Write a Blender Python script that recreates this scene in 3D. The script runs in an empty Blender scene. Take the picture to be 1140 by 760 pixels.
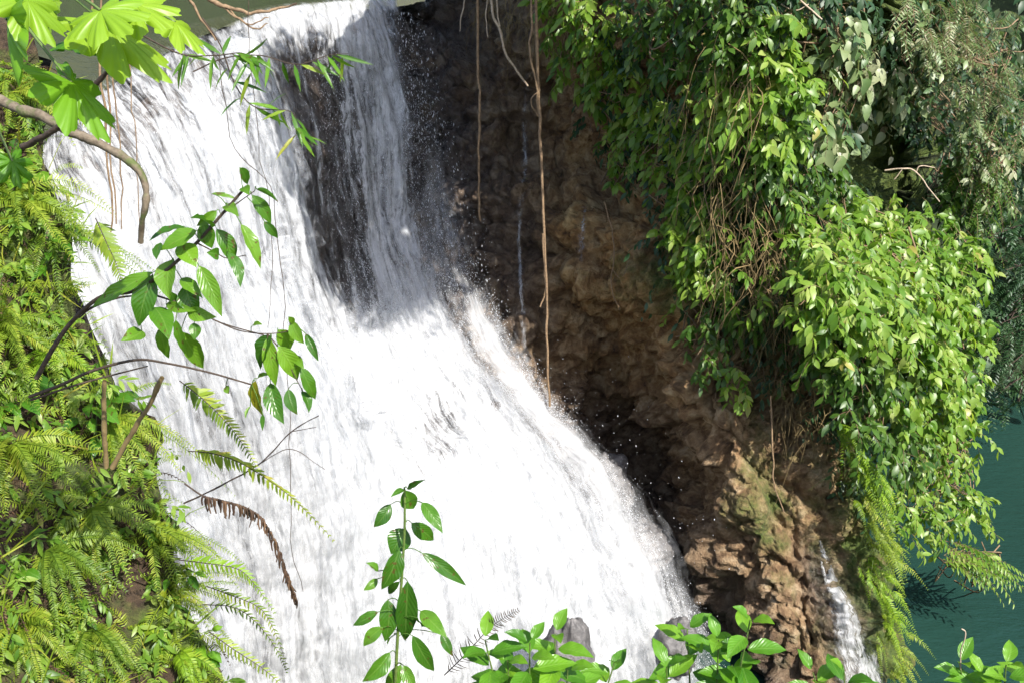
import bpy, math, random
import numpy as np
from mathutils import Vector
rng = np.random.default_rng(11)
random.seed(5)
R = math.radians
sc = bpy.context.scene
COL = sc.collection

# ------------------------------------------------------------------ camera
CAMZ, PITCH, F = 10.0, R(22.0), 1095.0
cp, sp = math.cos(PITCH), math.sin(PITCH)

def at(px, py, Y):
    """world point on the pixel's line of sight at world distance Y"""
    px = np.asarray(px, float); py = np.asarray(py, float); Y = np.asarray(Y, float)
    a = (px-570)/F; b = -(py-380)/F
    t = Y/(cp+b*sp)
    return np.stack([a*t, Y+0*t, CAMZ+t*(-sp+b*cp)], -1)

def proj(P):
    P = np.asarray(P, float)
    y = P[..., 1]; z = P[..., 2]-CAMZ
    d = y*cp-z*sp; u = y*sp+z*cp
    return 570+F*P[..., 0]/d, 380-F*u/d

cam = bpy.data.cameras.new('camera'); co = bpy.data.objects.new('camera', cam); COL.objects.link(co)
co.location = (0, 0, CAMZ); co.rotation_euler = (R(90)-PITCH, 0, 0)
cam.sensor_width = 36; cam.lens = 36*F/1140; cam.clip_end = 500; cam.clip_start = 0.05
sc.camera = co

# ------------------------------------------------------------------ noise
_perm = rng.permutation(512)
_perm = np.concatenate([_perm, _perm])
_g = rng.normal(size=(512, 3)); _g /= np.linalg.norm(_g, axis=1)[:, None]

def pn(P):
    P = np.asarray(P, float)
    i = np.floor(P).astype(int); f = P-i
    w = f*f*f*(f*(f*6-15)+10)
    out = 0
    i = i & 511
    for dx in (0, 1):
        for dy in (0, 1):
            for dz in (0, 1):
                h = _perm[(_perm[(_perm[(i[..., 0]+dx) & 511]+i[..., 1]+dy) & 511]+i[..., 2]+dz) & 511]
                g = _g[h]
                d = g[..., 0]*(f[..., 0]-dx)+g[..., 1]*(f[..., 1]-dy)+g[..., 2]*(f[..., 2]-dz)
                wx = w[..., 0] if dx else 1-w[..., 0]
                wy = w[..., 1] if dy else 1-w[..., 1]
                wz = w[..., 2] if dz else 1-w[..., 2]
                out = out+d*wx*wy*wz
    return out*1.5

def fbm(P, o=4, lac=2.0, gain=.5):
    s = 0; a = 1; P = np.asarray(P, float)
    for k in range(o):
        s = s+a*pn(P+k*17.3); P = P*lac; a *= gain
    return s

def billow(P, o=4, gain=.5):
    s = 0; a = 1; P = np.asarray(P, float)
    for k in range(o):
        s = s+a*np.abs(pn(P+k*9.7)); P = P*2.03; a *= gain
    return s

def worley(P, seed=0):
    P = np.asarray(P, float); sh = P.shape[:-1]; P = P.reshape(-1, 3)
    i = np.floor(P).astype(int)
    f1 = np.full(len(P), 9.); f2 = np.full(len(P), 9.); cid = np.zeros(len(P))
    tab = np.random.default_rng(seed).random((512, 4))
    for dx in (-1, 0, 1):
        for dy in (-1, 0, 1):
            for dz in (-1, 0, 1):
                c = i+np.array([dx, dy, dz]); m = c & 511
                h = _perm[(_perm[(_perm[m[:, 0]]+m[:, 1]) & 511]+m[:, 2]) & 511]
                t = tab[h]
                d = np.sqrt(((c+t[:, :3]-P)**2).sum(1))
                nw = d < f1
                f2 = np.where(nw, f1, np.minimum(f2, d)); cid = np.where(nw, t[:, 3], cid); f1 = np.where(nw, d, f1)
    return f1.reshape(sh), f2.reshape(sh), cid.reshape(sh)

def nrm(v):
    v = np.asarray(v, float)
    return v/np.maximum(np.linalg.norm(v, axis=-1, keepdims=True), 1e-9)

def sstep(a, b, x):
    t = np.clip((np.asarray(x, float)-a)/(b-a), 0, 1)
    return t*t*(3-2*t)

# ------------------------------------------------------------------ mesh building
WL = {}          # world location of every built object

class MB:
    def __init__(s):
        s.v = []; s.f = []; s.a = []; s.n = 0
    def add(s, v, f, a=None):
        v = np.asarray(v, float).reshape(-1, 3)
        if a is None: a = np.zeros((len(v), 3))
        a = np.asarray(a, float).reshape(-1, 3)
        if not isinstance(f, list): f = [f]
        for q in f:
            q = np.asarray(q, int)
            if len(q): s.f.append(q+s.n)
        s.v.append(v); s.a.append(a); s.n += len(v)
    def build(s, name, mat, parent=None, smooth=True, base=None):
        V = np.concatenate(s.v); A = np.concatenate(s.a)
        loc = WL[parent.name] if parent is not None else (np.array(base, float) if base is not None else np.zeros(3))
        V = V-loc
        me = bpy.data.meshes.new(name)
        me.vertices.add(len(V)); me.vertices.foreach_set('co', V.ravel())
        tot = np.concatenate([np.full(len(q), q.shape[1]) for q in s.f])
        li = np.concatenate([q.ravel() for q in s.f])
        st = np.concatenate([[0], np.cumsum(tot)[:-1]])
        me.loops.add(len(li)); me.loops.foreach_set('vertex_index', li.astype(np.int32))
        me.polygons.add(len(tot))
        me.polygons.foreach_set('loop_start', st.astype(np.int32))
        me.polygons.foreach_set('loop_total', tot.astype(np.int32))
        me.update(calc_edges=True)
        me.validate()
        at_ = me.attributes.new('luv', 'FLOAT_VECTOR', 'POINT')
        if len(at_.data) == len(A): at_.data.foreach_set('vector', A.ravel())
        if smooth: me.polygons.foreach_set('use_smooth', np.ones(len(me.polygons), bool))
        me.materials.append(mat)
        o = bpy.data.objects.new(name, me); COL.objects.link(o)
        if parent is not None: o.parent = parent
        else: o.location = loc
        WL[o.name] = loc
        return o

def tag(o, label=None, cat=None, group=None, kind=None):
    if label: o['label'] = label
    if cat: o['category'] = cat
    if group: o['group'] = group
    if kind: o['kind'] = kind
    return o

def thing(name, label, cat, base, group=None):
    o = bpy.data.objects.new(name, None); COL.objects.link(o)
    o.location = base; o.empty_display_size = .1
    WL[o.name] = np.array(base, float)
    return tag(o, label, cat, group)

def grid_faces(nr, nc):
    i = np.arange(nr-1)[:, None]*nc+np.arange(nc-1)[None, :]
    i = i.ravel()
    return np.stack([i, i+1, i+nc+1, i+nc], -1)

def catmull(P, n):
    """resample a polyline (k,d) smoothly to n points"""
    P = np.asarray(P, float); k = len(P)
    if k == 2:
        t = np.linspace(0, 1, n)[:, None]; return P[0]*(1-t)+P[1]*t
    Q = np.concatenate([[2*P[0]-P[1]], P, [2*P[-1]-P[-2]]])
    t = np.linspace(0, k-1-1e-9, n); i = t.astype(int); f = (t-i)
    f = f.reshape((-1,)+(1,)*(P.ndim-1))
    a, b, c, d = Q[i], Q[i+1], Q[i+2], Q[i+3]
    return .5*(2*b+(c-a)*f+(2*a-5*b+4*c-d)*f**2+(3*b-a-3*c+d)*f**3)

def tube(mb, pts, r, n=5, rv=0., cap=True):
    pts = np.asarray(pts, float); k = len(pts)
    r = np.broadcast_to(np.asarray(r, float), (k,))
    T = nrm(np.gradient(pts, axis=0))
    u = np.cross(T[0], [.31, .52, .8]); u = u/np.linalg.norm(u)
    U = np.empty((k, 3))
    for j in range(k):
        u = u-T[j]*np.dot(u, T[j]); u = u/max(np.linalg.norm(u), 1e-9); U[j] = u
    W = np.cross(T, U)
    an = np.arange(n)*2*math.pi/n
    ring = U[:, None]*np.cos(an)[None, :, None]+W[:, None]*np.sin(an)[None, :, None]
    V = pts[:, None]+ring*r[:, None, None]
    i = np.arange(k-1)[:, None]*n; j = np.arange(n)[None, :]; j2 = (j+1) % n
    f = np.stack([i+j, i+j2, i+n+j2, i+n+j], -1).reshape(-1, 4)
    A = np.stack([np.repeat(np.linspace(0, 1, k), n), np.zeros(k*n), np.full(k*n, rv)], -1)
    mb.add(V, f, A)

# leaf template for many small leaves: outline stations
def leaf_template(stations, fold=.18):
    """stations: list of (x, halfwidth); first and last half width 0"""
    v = [(stations[0][0], 0, 0)]; f3 = []; f4 = []
    for (x, h) in stations[1:-1]:
        v += [(x, -h, fold*h), (x, 0, 0), (x, h, fold*h)]
    v.append((stations[-1][0], 0, 0))
    m = len(stations)-2
    f3 += [(0, 1, 2), (0, 2, 3)]
    for q in range(m-1):
        a = 1+3*q
        f4 += [(a, a+3, a+4, a+1), (a+1, a+4, a+5, a+2)]
    a = 1+3*(m-1); e = len(v)-1
    f3 += [(a, e, a+1), (a+1, e, a+2)]
    return np.array(v, float), np.array(f3), np.array(f4, int).reshape(-1, 4)

LANCE = leaf_template([(0, 0), (.25, .75), (.55, .95), (.82, .5), (1, 0)])
HEART = leaf_template([(0, 0), (.12, .85), (.38, 1.), (.7, .66), (1, 0)], .25)
SLIM = leaf_template([(0, 0), (.3, 1.), (.7, .75), (1, 0)], .3)
PINNA = leaf_template([(0, 0), (.12, .9), (.6, .8), (1, 0)], .15)

def leaves(mb, base, dirv, up, L, W, tmpl, curl=.25, rv=None):
    base = np.asarray(base, float).reshape(-1, 3); n = len(base)
    if n == 0: return
    X = nrm(dirv); Yv = nrm(np.cross(up, X)); Z = np.cross(X, Yv)
    L = np.broadcast_to(np.asarray(L, float), (n,)); W = np.broadcast_to(np.asarray(W, float), (n,))
    curl = np.broadcast_to(np.asarray(curl, float), (n,))
    tv, f3, f4 = tmpl; m = len(tv)
    x, y, z = tv[:, 0], tv[:, 1], tv[:, 2]
    P = (base[:, None]+(L[:, None]*x)[..., None]*X[:, None]+(W[:, None]*y*.5)[..., None]*Yv[:, None]
         + (W[:, None]*z*.5-L[:, None]*curl[:, None]*x**2)[..., None]*Z[:, None])
    if rv is None: rv = rng.random(n)
    A = np.stack([np.broadcast_to(x, (n, m)), np.broadcast_to(y, (n, m)), np.broadcast_to(np.asarray(rv)[:, None], (n, m))], -1)
    o = (np.arange(n)*m)[:, None, None]
    mb.add(P, [(f3[None]+o).reshape(-1, 3), (f4[None]+o).reshape(-1, 4)], A)

def rnd(n, s=1.): return rng.normal(size=(n, 3))*s

# ------------------------------------------------------------------ materials
def newmat(name):
    m = bpy.data.materials.new(name); m.use_nodes = True
    nt = m.node_tree; nt.nodes.clear()
    out = nt.nodes.new('ShaderNodeOutputMaterial')
    return m, nt, out

class N:
    def __init__(s, nt): s.nt = nt
    def __call__(s, typ, ins=None, **kw):
        n = s.nt.nodes.new('ShaderNode'+typ)
        for k, v in kw.items(): setattr(n, k, v)
        for k, v in (ins or {}).items():
            sock = n.inputs[k]
            if hasattr(v, 'bl_idname') and hasattr(v, 'links'): s.nt.links.new(v, sock)
            else: sock.default_value = v
        return n
    def math(s, op, a, b=0., c=None, clamp=False):
        ins = {0: a, 1: b}
        if c is not None: ins[2] = c
        return s('Math', ins, operation=op, use_clamp=clamp).outputs[0]
    def noise(s, vec, scale, detail=4, rough=.55, dist=0.):
        return s('TexNoise', {'Vector': vec, 'Scale': scale, 'Detail': detail, 'Roughness': rough, 'Distortion': dist}).outputs['Fac']
    def ramp(s, fac, pts, interp='LINEAR'):
        n = s('ValToRGB', {'Fac': fac}); r = n.color_ramp; r.interpolation = interp
        while len(r.elements) > 1: r.elements.remove(r.elements[0])
        for k, (p, c) in enumerate(pts):
            e = r.elements[0] if k == 0 else r.elements.new(p)
            e.position = p; e.color = (*c, 1) if len(c) == 3 else c
        return n.outputs['Color']
    def mix(s, f, a, b, mode='MIX'):
        n = s('Mix', data_type='RGBA', blend_type=mode)
        for k, v in ((0, f), (6, a), (7, b)):
            if hasattr(v, 'bl_idname') and hasattr(v, 'links'): s.nt.links.new(v, n.inputs[k])
            else: n.inputs[k].default_value = (*v, 1) if isinstance(v, tuple) and len(v) == 3 else v
        return n.outputs[2]
    def maprange(s, v, a, b, c=0., d=1., smooth=False):
        return s('MapRange', {0: v, 1: a, 2: b, 3: c, 4: d}, interpolation_type='SMOOTHSTEP' if smooth else 'LINEAR').outputs[0]

def leaf_mat(name, ramp_pts, trans=.38, rough=.38, veins=False, tint=(1.15, 1.1, .5), spots=0.):
    m, nt, out = newmat(name); n = N(nt)
    at_ = n('Attribute', attribute_name='luv'); sep = n('SeparateXYZ', {0: at_.outputs['Vector']})
    u, v, r = sep.outputs
    col = n.ramp(r, ramp_pts)
    geo = n('NewGeometry')
    pos = n('TexCoord').outputs['Object']
    mott = n.noise(pos, 14., 3)
    col = n.mix(n.maprange(mott, .35, .65, 0., .35), col, n.mix(1., col, (.62, .72, .5), 'MULTIPLY'))
    bump = None
    if veins:
        av = n.math('ABSOLUTE', v)
        mid = n.maprange(av, .03, .10, 1., 0.)
        w = n.math('SUBTRACT', n.math('MULTIPLY', u, 9.), n.math('MULTIPLY', av, 2.6))
        fr = n.math('ABSOLUTE', n.math('SUBTRACT', n.math('FRACT', w), .5))
        side = n.maprange(fr, .0, .09, 1., 0.)
        vein = n.math('MAXIMUM', mid, n.math('MULTIPLY', side, .45))
        col = n.mix(n.math('MULTIPLY', vein, .28), col, n.mix(.6, col, (.30, .42, .12)))
        bump = n('Bump', {'Strength': .35, 'Distance': .003, 'Height': n.math('SUBTRACT', n.maprange(fr, 0, .5, 0., 1.), mid)}).outputs[0]
        if spots:
            sn = n.noise(pos, 45., 2)
            col = n.mix(n.maprange(sn, .63, .68, 0., spots), col, (.09, .05, .015))
    p = n('BsdfPrincipled', {'Base Color': col, 'Roughness': rough})
    p.inputs['Specular IOR Level'].default_value = .45
    if bump is not None: nt.links.new(bump, p.inputs['Normal'])
    tc = n.mix(1., col, tint, 'MULTIPLY')
    t = n('BsdfTranslucent', {'Color': tc})
    mx = n('MixShader', {0: trans, 1: p.outputs[0], 2: t.outputs[0]})
    nt.links.new(mx.outputs[0], out.inputs[0])
    return m

def bark_mat(name, c1, c2, scale=20., rough=.8, moss=None):
    m, nt, out = newmat(name); n = N(nt)
    pos = n('TexCoord').outputs['Object']
    a = n.noise(pos, scale, 5, .65)
    col = n.ramp(a, [(.3, c1), (.7, c2)])
    if moss is not None:
        col = n.mix(n.maprange(n.noise(pos, scale*.35, 3), .5, .6), col, moss)
    b = n('Bump', {'Strength': .7, 'Distance': .01, 'Height': a})
    p = n('BsdfPrincipled', {'Base Color': col, 'Roughness': rough, 'Normal': b.outputs[0]})
    nt.links.new(p.outputs[0], out.inputs[0])
    return m

G = lambda *p: list(p)
M = {}
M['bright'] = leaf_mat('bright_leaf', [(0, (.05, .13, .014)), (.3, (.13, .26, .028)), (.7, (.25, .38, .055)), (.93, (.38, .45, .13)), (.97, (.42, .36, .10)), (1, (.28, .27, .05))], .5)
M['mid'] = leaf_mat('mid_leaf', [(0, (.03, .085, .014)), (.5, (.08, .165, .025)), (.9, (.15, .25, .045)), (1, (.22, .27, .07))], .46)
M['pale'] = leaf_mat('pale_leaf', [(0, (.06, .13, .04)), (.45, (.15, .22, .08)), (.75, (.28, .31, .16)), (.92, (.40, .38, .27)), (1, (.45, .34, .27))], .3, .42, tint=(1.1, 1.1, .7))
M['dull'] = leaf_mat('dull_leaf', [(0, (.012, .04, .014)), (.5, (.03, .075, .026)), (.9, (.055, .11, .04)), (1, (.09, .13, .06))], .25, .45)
M['fern'] = leaf_mat('fern_leaf', [(0, (.10, .18, .012)), (.5, (.21, .30, .022)), (.85, (.32, .38, .035)), (1, (.38, .33, .06))], .42, .5)
M['ferndark'] = leaf_mat('dark_fern_leaf', [(0, (.06, .13, .01)), (.5, (.14, .23, .018)), (1, (.25, .31, .03))], .38, .5)
M['fernlime'] = leaf_mat('lime_fern_leaf', [(0, (.13, .26, .012)), (.6, (.25, .40, .02)), (1, (.36, .42, .04))], .45, .5)
M['drygrass'] = leaf_mat('dry_leaf', [(0, (.10, .06, .02)), (.5, (.20, .14, .05)), (.8, (.24, .20, .06)), (1, (.15, .18, .04))], .25, .7)
M['dead'] = leaf_mat('dead_leaf', [(0, (.035, .018, .010)), (.6, (.085, .045, .022)), (1, (.16, .09, .045))], .12, .75)
M['near'] = leaf_mat('near_leaf', [(0, (.04, .13, .010)), (.5, (.085, .215, .014)), (.9, (.15, .30, .02)), (1, (.32, .30, .02))], .42, .3, True, spots=.8)
M['neardark'] = leaf_mat('glossy_leaf', [(0, (.03, .10, .009)), (.5, (.06, .17, .013)), (.9, (.11, .25, .02)), (1, (.17, .30, .025))], .36, .28, True, spots=.8)
M['seed'] = leaf_mat('seedling_leaf', [(0, (.06, .19, .012)), (.5, (.12, .30, .02)), (1, (.19, .38, .025))], .45, .33, True)
M['lobed'] = leaf_mat('lobed_leaf', [(0, (.08, .22, .012)), (.5, (.17, .36, .02)), (1, (.30, .45, .03))], .5, .38)
M['bark'] = bark_mat('bark', (.07, .05, .03), (.20, .16, .11), 30, .8, (.07, .09, .02))
M['twig'] = bark_mat('twig_bark', (.022, .014, .009), (.07, .045, .028), 60)
M['green_stem'] = bark_mat('green_stem', (.06, .11, .02), (.12, .17, .04), 40, .5)
M['vine'] = bark_mat('vine_bark', (.10, .06, .03), (.27, .18, .10), 25, .75)
M['pale_root'] = bark_mat('pale_root', (.26, .19, .13), (.48, .38, .28), 30, .7)
M['drystem'] = bark_mat('dry_stem', (.11, .07, .03), (.27, .20, .08), 8, .85)

def rock_mat(name, wet=0.0):
    m, nt, out = newmat(name); n = N(nt)
    pos = n('TexCoord').outputs['Object']
    at_ = n('Attribute', attribute_name='luv'); sep = n('SeparateXYZ', {0: at_.outputs['Vector']})
    w, moss, och = sep.outputs
    big = n.noise(pos, .9, 5, .6); med = n.noise(pos, 4., 6, .62, .6); fine = n.noise(pos, 22., 5, .65)
    base = n.ramp(med, [(.27, (.045, .028, .016)), (.42, (.145, .092, .052)), (.55, (.27, .185, .11)), (.70, (.44, .35, .25))])
    ochre = n.ramp(med, [(.27, (.06, .027, .009)), (.44, (.27, .14, .042)), (.66, (.54, .37, .16))])
    col = n.mix(n.math('MULTIPLY', och, n.maprange(big, .3, .6, .3, 1.), clamp=True), base, ochre)
    col = n.mix(n.maprange(fine, .3, .7, .35, 0.), col, n.mix(1., col, (.45, .42, .4), 'MULTIPLY'))
    mossc = n.ramp(fine, [(.3, (.02, .04, .006)), (.55, (.065, .095, .012)), (.8, (.14, .15, .03))])
    mf = n.maprange(n.math('ADD', n.math('MULTIPLY', moss, .75), n.math('MULTIPLY', n.noise(pos, 2.6, 6, .7), .6)), .52, .72)
    col = n.mix(mf, col, mossc)
    wetc = n.mix(n.math('MULTIPLY', w, .62), n.mix(1., col, (.42, .42, .46), 'MULTIPLY'), n.ramp(med, [(.3, (.018, .018, .02)), (.6, (.075, .073, .08)), (.75, (.14, .135, .14))]))
    wf = n.math('MULTIPLY', w, n.maprange(n.noise(pos, 1.4, 4), .25, .5, .7, 1.), clamp=True)
    col = n.mix(wf, col, wetc)
    h = n.math('ADD', n.math('MULTIPLY', med, .6), n.math('MULTIPLY', fine, .35))
    vor = n('TexVoronoi', {'Vector': pos, 'Scale': 7.}).outputs['Distance']
    h = n.math('ADD', h, n.math('MULTIPLY', vor, .35))
    b = n('Bump', {'Strength': 1., 'Distance': .16, 'Height': h})
    p = n('BsdfPrincipled', {'Base Color': col, 'Roughness': n.math('SUBTRACT', .9, n.math('MULTIPLY', wf, .62)), 'Normal': b.outputs[0]})
    nt.links.new(p.outputs[0], out.inputs[0])
    return m
M['rock'] = rock_mat('cliff_rock')

def soil_mat():
    m, nt, out = newmat('bank_soil'); n = N(nt)
    pos = n('TexCoord').outputs['Object']
    a = n.noise(pos, 3., 6, .6); f = n.noise(pos, 25., 5, .7)
    col = n.ramp(f, [(.3, (.018, .011, .006)), (.55, (.06, .037, .02)), (.8, (.13, .085, .045))])
    mo = n.ramp(f, [(.3, (.025, .045, .006)), (.7, (.10, .14, .02))])
    col = n.mix(n.maprange(a, .45, .6), col, mo)
    b = n('Bump', {'Strength': 1., 'Distance': .05, 'Height': f})
    p = n('BsdfPrincipled', {'Base Color': col, 'Roughness': .95, 'Normal': b.outputs[0]})
    nt.links.new(p.outputs[0], out.inputs[0]); return m
M['soil'] = soil_mat()
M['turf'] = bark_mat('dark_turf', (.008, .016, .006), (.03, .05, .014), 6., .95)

def fall_mat(name, fu=9., fv=1.0, contrast=.32, gain=.75, soft=False, maxa=1.):
    """luv = metres across, metres along, water density"""
    m, nt, out = newmat(name); n = N(nt)
    at_ = n('Attribute', attribute_name='luv'); sep = n('SeparateXYZ', {0: at_.outputs['Vector']})
    u, v, d = sep.outputs
    pos = n('TexCoord').outputs['Object']
    wob = n.math('MULTIPLY', n.math('SUBTRACT', n.noise(pos, 1.3, 3), .5), .35)
    uu = n.math('ADD', u, wob)
    def vec(a, b, z=0.):
        return n('CombineXYZ', {0: n.math('MULTIPLY', uu, a), 1: n.math('MULTIPLY', v, b), 2: z}).outputs[0]
    n1 = n.noise(vec(fu*.6, fv*.42), 1., 6, .62, .2)
    n2 = n.noise(vec(fu*2.8, fv*2.2, 3.), 1., 5, .68, .3)
    n3 = n.noise(pos, 5., 6, .68, .5)
    mm = n.math('ADD', n.math('ADD', n.math('MULTIPLY', n1, .45), n.math('MULTIPLY', n2, .3)), n.math('MULTIPLY', n3, .25))
    x = n.math('ADD', n.math('ADD', n.math('MULTIPLY', n.math('SUBTRACT', mm, .5), 1.7), .5), n.math('MULTIPLY', n.math('SUBTRACT', d, .5), gain))
    al = n.maprange(x, .5-contrast*.5, .5+contrast*.5, 0., maxa, True)
    h = n.math('ADD', n.math('MULTIPLY', n1, .8), n.math('MULTIPLY', n2, .5))
    b = n('Bump', {'Strength': .55, 'Distance': .07, 'Height': h})
    p = n('BsdfPrincipled', {'Base Color': (.65, .66, .68, 1), 'Roughness': .35, 'Normal': b.outputs[0]})
    t = n('BsdfTranslucent', {'Color': (.70, .73, .76, 1)})
    mx = n('MixShader', {0: .3, 1: p.outputs[0], 2: t.outputs[0]})
    tr = n('BsdfTransparent', {})
    fin = n('MixShader', {0: al, 1: tr.outputs[0], 2: mx.outputs[0]})
    nt.links.new(fin.outputs[0], out.inputs[0])
    return m
M['fall'] = fall_mat('falling_water')
M['veil'] = fall_mat('water_veil', 12., 1.2, .5)
M['trickle'] = fall_mat('trickle_water', 22., 3., .4, 1.0)

m, nt, out = newmat('spray_drops'); n = N(nt)
p = n('BsdfPrincipled', {'Base Color': (.85, .87, .9, 1), 'Roughness': .2})
t = n('BsdfTranslucent', {'Color': (.85, .87, .9, 1)})
mx = n('MixShader', {0: .4, 1: p.outputs[0], 2: t.outputs[0]}); nt.links.new(mx.outputs[0], out.inputs[0])
M['spray'] = m

def water_mat(name, col, scale, rough, strength, dist=.03, stretch=(1, 1, 1), spec=.5):
    m, nt, out = newmat(name); n = N(nt)
    pos = n('TexCoord').outputs['Object']
    mp = n('Mapping', {'Vector': pos, 'Scale': stretch}).outputs[0]
    a = n.noise(mp, scale, 4, .55); b2 = n.noise(mp, scale*4, 3, .5)
    h = n.math('ADD', a, n.math('MULTIPLY', b2, .3))
    b = n('Bump', {'Strength': strength, 'Distance': dist, 'Height': h})
    c2 = tuple(min(1, x*1.5) for x in col)
    cc = n.mix(n.noise(pos, .25, 3), col, c2)
    p = n('BsdfPrincipled', {'Base Color': cc, 'Roughness': rough, 'Normal': b.outputs[0], 'IOR': 1.33})
    p.inputs['Specular IOR Level'].default_value = spec
    nt.links.new(p.outputs[0], out.inputs[0]); return m
M['pool'] = water_mat('pool_water', (.0095, .030, .024), 2.2, .08, .4, .06, (1, 2.2, 1))
M['river'] = water_mat('river_water', (.036, .040, .022), 4., .15, .5, .05, (.6, 2.5, 1), .3)

# ------------------------------------------------------------------ water net
FLOW = [  # flow lines: (px, py, Y) from the lip down
 [(40, 170, 8.5), (60, 260, 8.3), (110, 380, 8.3), (160, 520, 8.6), (185, 640, 8.8), (200, 860, 9.0)],
 [(100, 110, 9.2), (150, 200, 9.0), (190, 330, 9.0), (230, 480, 9.2), (260, 640, 9.5), (275, 860, 9.6)],
 [(160, 65, 10.0), (215, 160, 9.7), (260, 300, 9.7), (310, 450, 9.9), (350, 620, 10.1), (365, 860, 10.1)],
 [(230, 35, 11.8), (280, 140, 11.4), (320, 290, 11.2), (370, 440, 11.0), (420, 620, 10.8), (450, 860, 10.5)],
 [(300, 14, 14.5), (332, 120, 14.0), (362, 280, 13.5), (405, 410, 12.9), (490, 600, 11.8), (540, 860, 10.8)],
 [(370, 8, 16.0), (385, 115, 15.4), (402, 270, 14.7), (450, 400, 13.7), (560, 590, 12.1), (620, 860, 10.8)],
 [(430, 4, 17.4), (455, 115, 16.5), (468, 250, 15.5), (522, 400, 14.1), (648, 590, 12.4), (750, 860, 10.9)],
 [(480, 0, 18.4), (499, 115, 17.0), (518, 250, 15.8), (580, 410, 14.2), (728, 610, 12.6), (850, 860, 10.9)],
]
FL = np.array([[at(*p) for p in line] for line in FLOW])           # (8,6,3)
back = FL[:, 0].copy(); back[:, 1] += np.linspace(1.3, .7, 8); back[:, 0] -= .25; back[:, 2] = 9.14
FL[:, 0, 2] = np.minimum(FL[:, 0, 2], 9.06)
NET = np.concatenate([back[:, None], FL], 1)                        # (8,7,3)

def surf(net, nu, nv):
    A = catmull(net, nu)                       # across
    B = catmull(np.swapaxes(A, 0, 1), nv)      # along
    return B                                   # (nv,nu,3)

def normals(S):
    du = np.gradient(S, axis=1); dv = np.gradient(S, axis=0)
    nn = nrm(np.cross(du, dv))
    s = np.sign(-(nn[..., 1:2])); s[s == 0] = 1
    return nn*s

def water_density(PX, PY, U, V):
    """how much water there is; U 0..7 flow line, V 0..6 along"""
    d = .88-.26*sstep(4.6, 2.9, V)+.08*sstep(1.7, 1.2, V)-.06*sstep(2.0, 3.2, U)*sstep(4.0, 3.0, V)
    # thin glassy water over the lip, rocks showing on the left lip
    L0 = np.interp(U, [0, 2, 3, 4, 7], [.85, .98, .95, .75, .6])
    d *= sstep(-.12, .22, V-L0)
    d -= .20*np.exp(-((V-L0-.3)/.28)**2)*sstep(3.9, 2.6, U)
    d -= .10*np.exp(-((V-1.6)/.4)**2)*sstep(3.2, 2, U)
    d -= .20*np.exp(-((U-4.0)/.16)**2)*np.exp(-((V-2.2)/1.1)**2)
    # the dark window between the two streams of the right curtain
    win = sstep(1.1, 1.9, V)*sstep(4.15, 3.3, V)
    d -= .17*np.exp(-((U-4.55-.10*(V-2.5))/.62)**2)*win
    d += .15*np.exp(-((U-5.35)/.30)**2)*win
    d -= .10*sstep(3.9, 4.3, U)*sstep(5.9, 5.5, U)*win
    # thinner veil at right
    d -= .50*sstep(5.75, 6.2, U)*sstep(1.0, 1.3, V)*sstep(4.3, 3.7, V)
    d -= .30*sstep(6.0, 6.5, U)*sstep(4.3, 3.9, V)
    # edges
    d -= .75*sstep(5.9, 7.0, U)*sstep(3.5, 4.2, V)
    d -= .06*sstep(5.0, 6.0, U)*sstep(5.4, 4.6, V)*sstep(3.6, 4.2, V)
    d -= .34*np.exp(-((PX-480)/40)**2)*np.exp(-((PY-495)/60)**2)
    d -= .10*sstep(4.2, 5.2, U)*sstep(3.9, 4.4, V)
    d -= .16*np.exp(-((U-3.2)/.5)**2)*sstep(4.0, 4.6, V)
    d -= .20*np.exp(-((U-1.9)/.6)**2)*sstep(3.6, 4.3, V)
    d -= .45*np.exp(-((PX-300)/130)**2-((PY-720)/60)**2)*0
    # rough gaps near left bank
    d -= .20*np.exp(-((U-1.1)/.5)**2)*sstep(3.2, 4.0, V)
    return np.clip(d, 0, 1)

def make_fall(nu, nv, off, amp, seed, dens_scale, dens_add, mat, name, parent=None, dens=None):
    S = surf(NET, nu, nv)
    Nn = normals(S)
    U, V = np.meshgrid(np.linspace(0, 7, nu), np.linspace(0, 6, nv))
    PX, PY = proj(S)
    um, vm = U*1.15, V*1.7
    q = np.stack([um*4.2+fbm(np.stack([um*.7, vm*.5, 0*um+seed], -1), 2)*.6, vm*.32, np.full(U.shape, seed)], -1)
    strand = fbm(q, 4)
    clump = fbm(S*1.2+seed*3.1, 4)
    bil = billow(S*1.2+seed, 4, .45)
    foam = sstep(3.3, 4.3, V+.12*clump)*sstep(1.8, 3.3, U+0*V)
    foam = np.maximum(foam, sstep(3.8, 5.2, V)*.7)
    lip = sstep(.75, 1.5, V)
    disp = off*sstep(.6, 1.6, V)+amp*lip*((1-foam)*(.11*strand+.05*clump)+foam*(.13*bil-.05+.10*clump+.03*strand))
    S2 = S+Nn*disp[..., None]
    S2[..., 2] += amp*foam*.12*np.maximum(clump, 0)
    D = np.clip((dens or water_density)(PX, PY, U, V)*dens_scale+dens_add, 0, 1)
    mb = MB(); mb.add(S2, grid_faces(nv, nu), np.stack([um+seed, vm, D], -1))
    return mb.build(name, mat, parent), S2, Nn, U, V, D

fall, FS, FN, FU, FV, FD = make_fall(460, 560, .0, 1., 1.7, 1.0, 0.0, M['fall'], 'waterfall')
tag(fall, kind='structure')
veil, FS2, *_ = make_fall(380, 460, .22, 1.25, 5.3, .80, -.14, M['veil'], 'water_veil', fall)
veil2, FS3, *_ = make_fall(300, 380, .45, 1.6, 9.1, .70, -.22, M['veil'], 'water_veil', fall)

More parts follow.
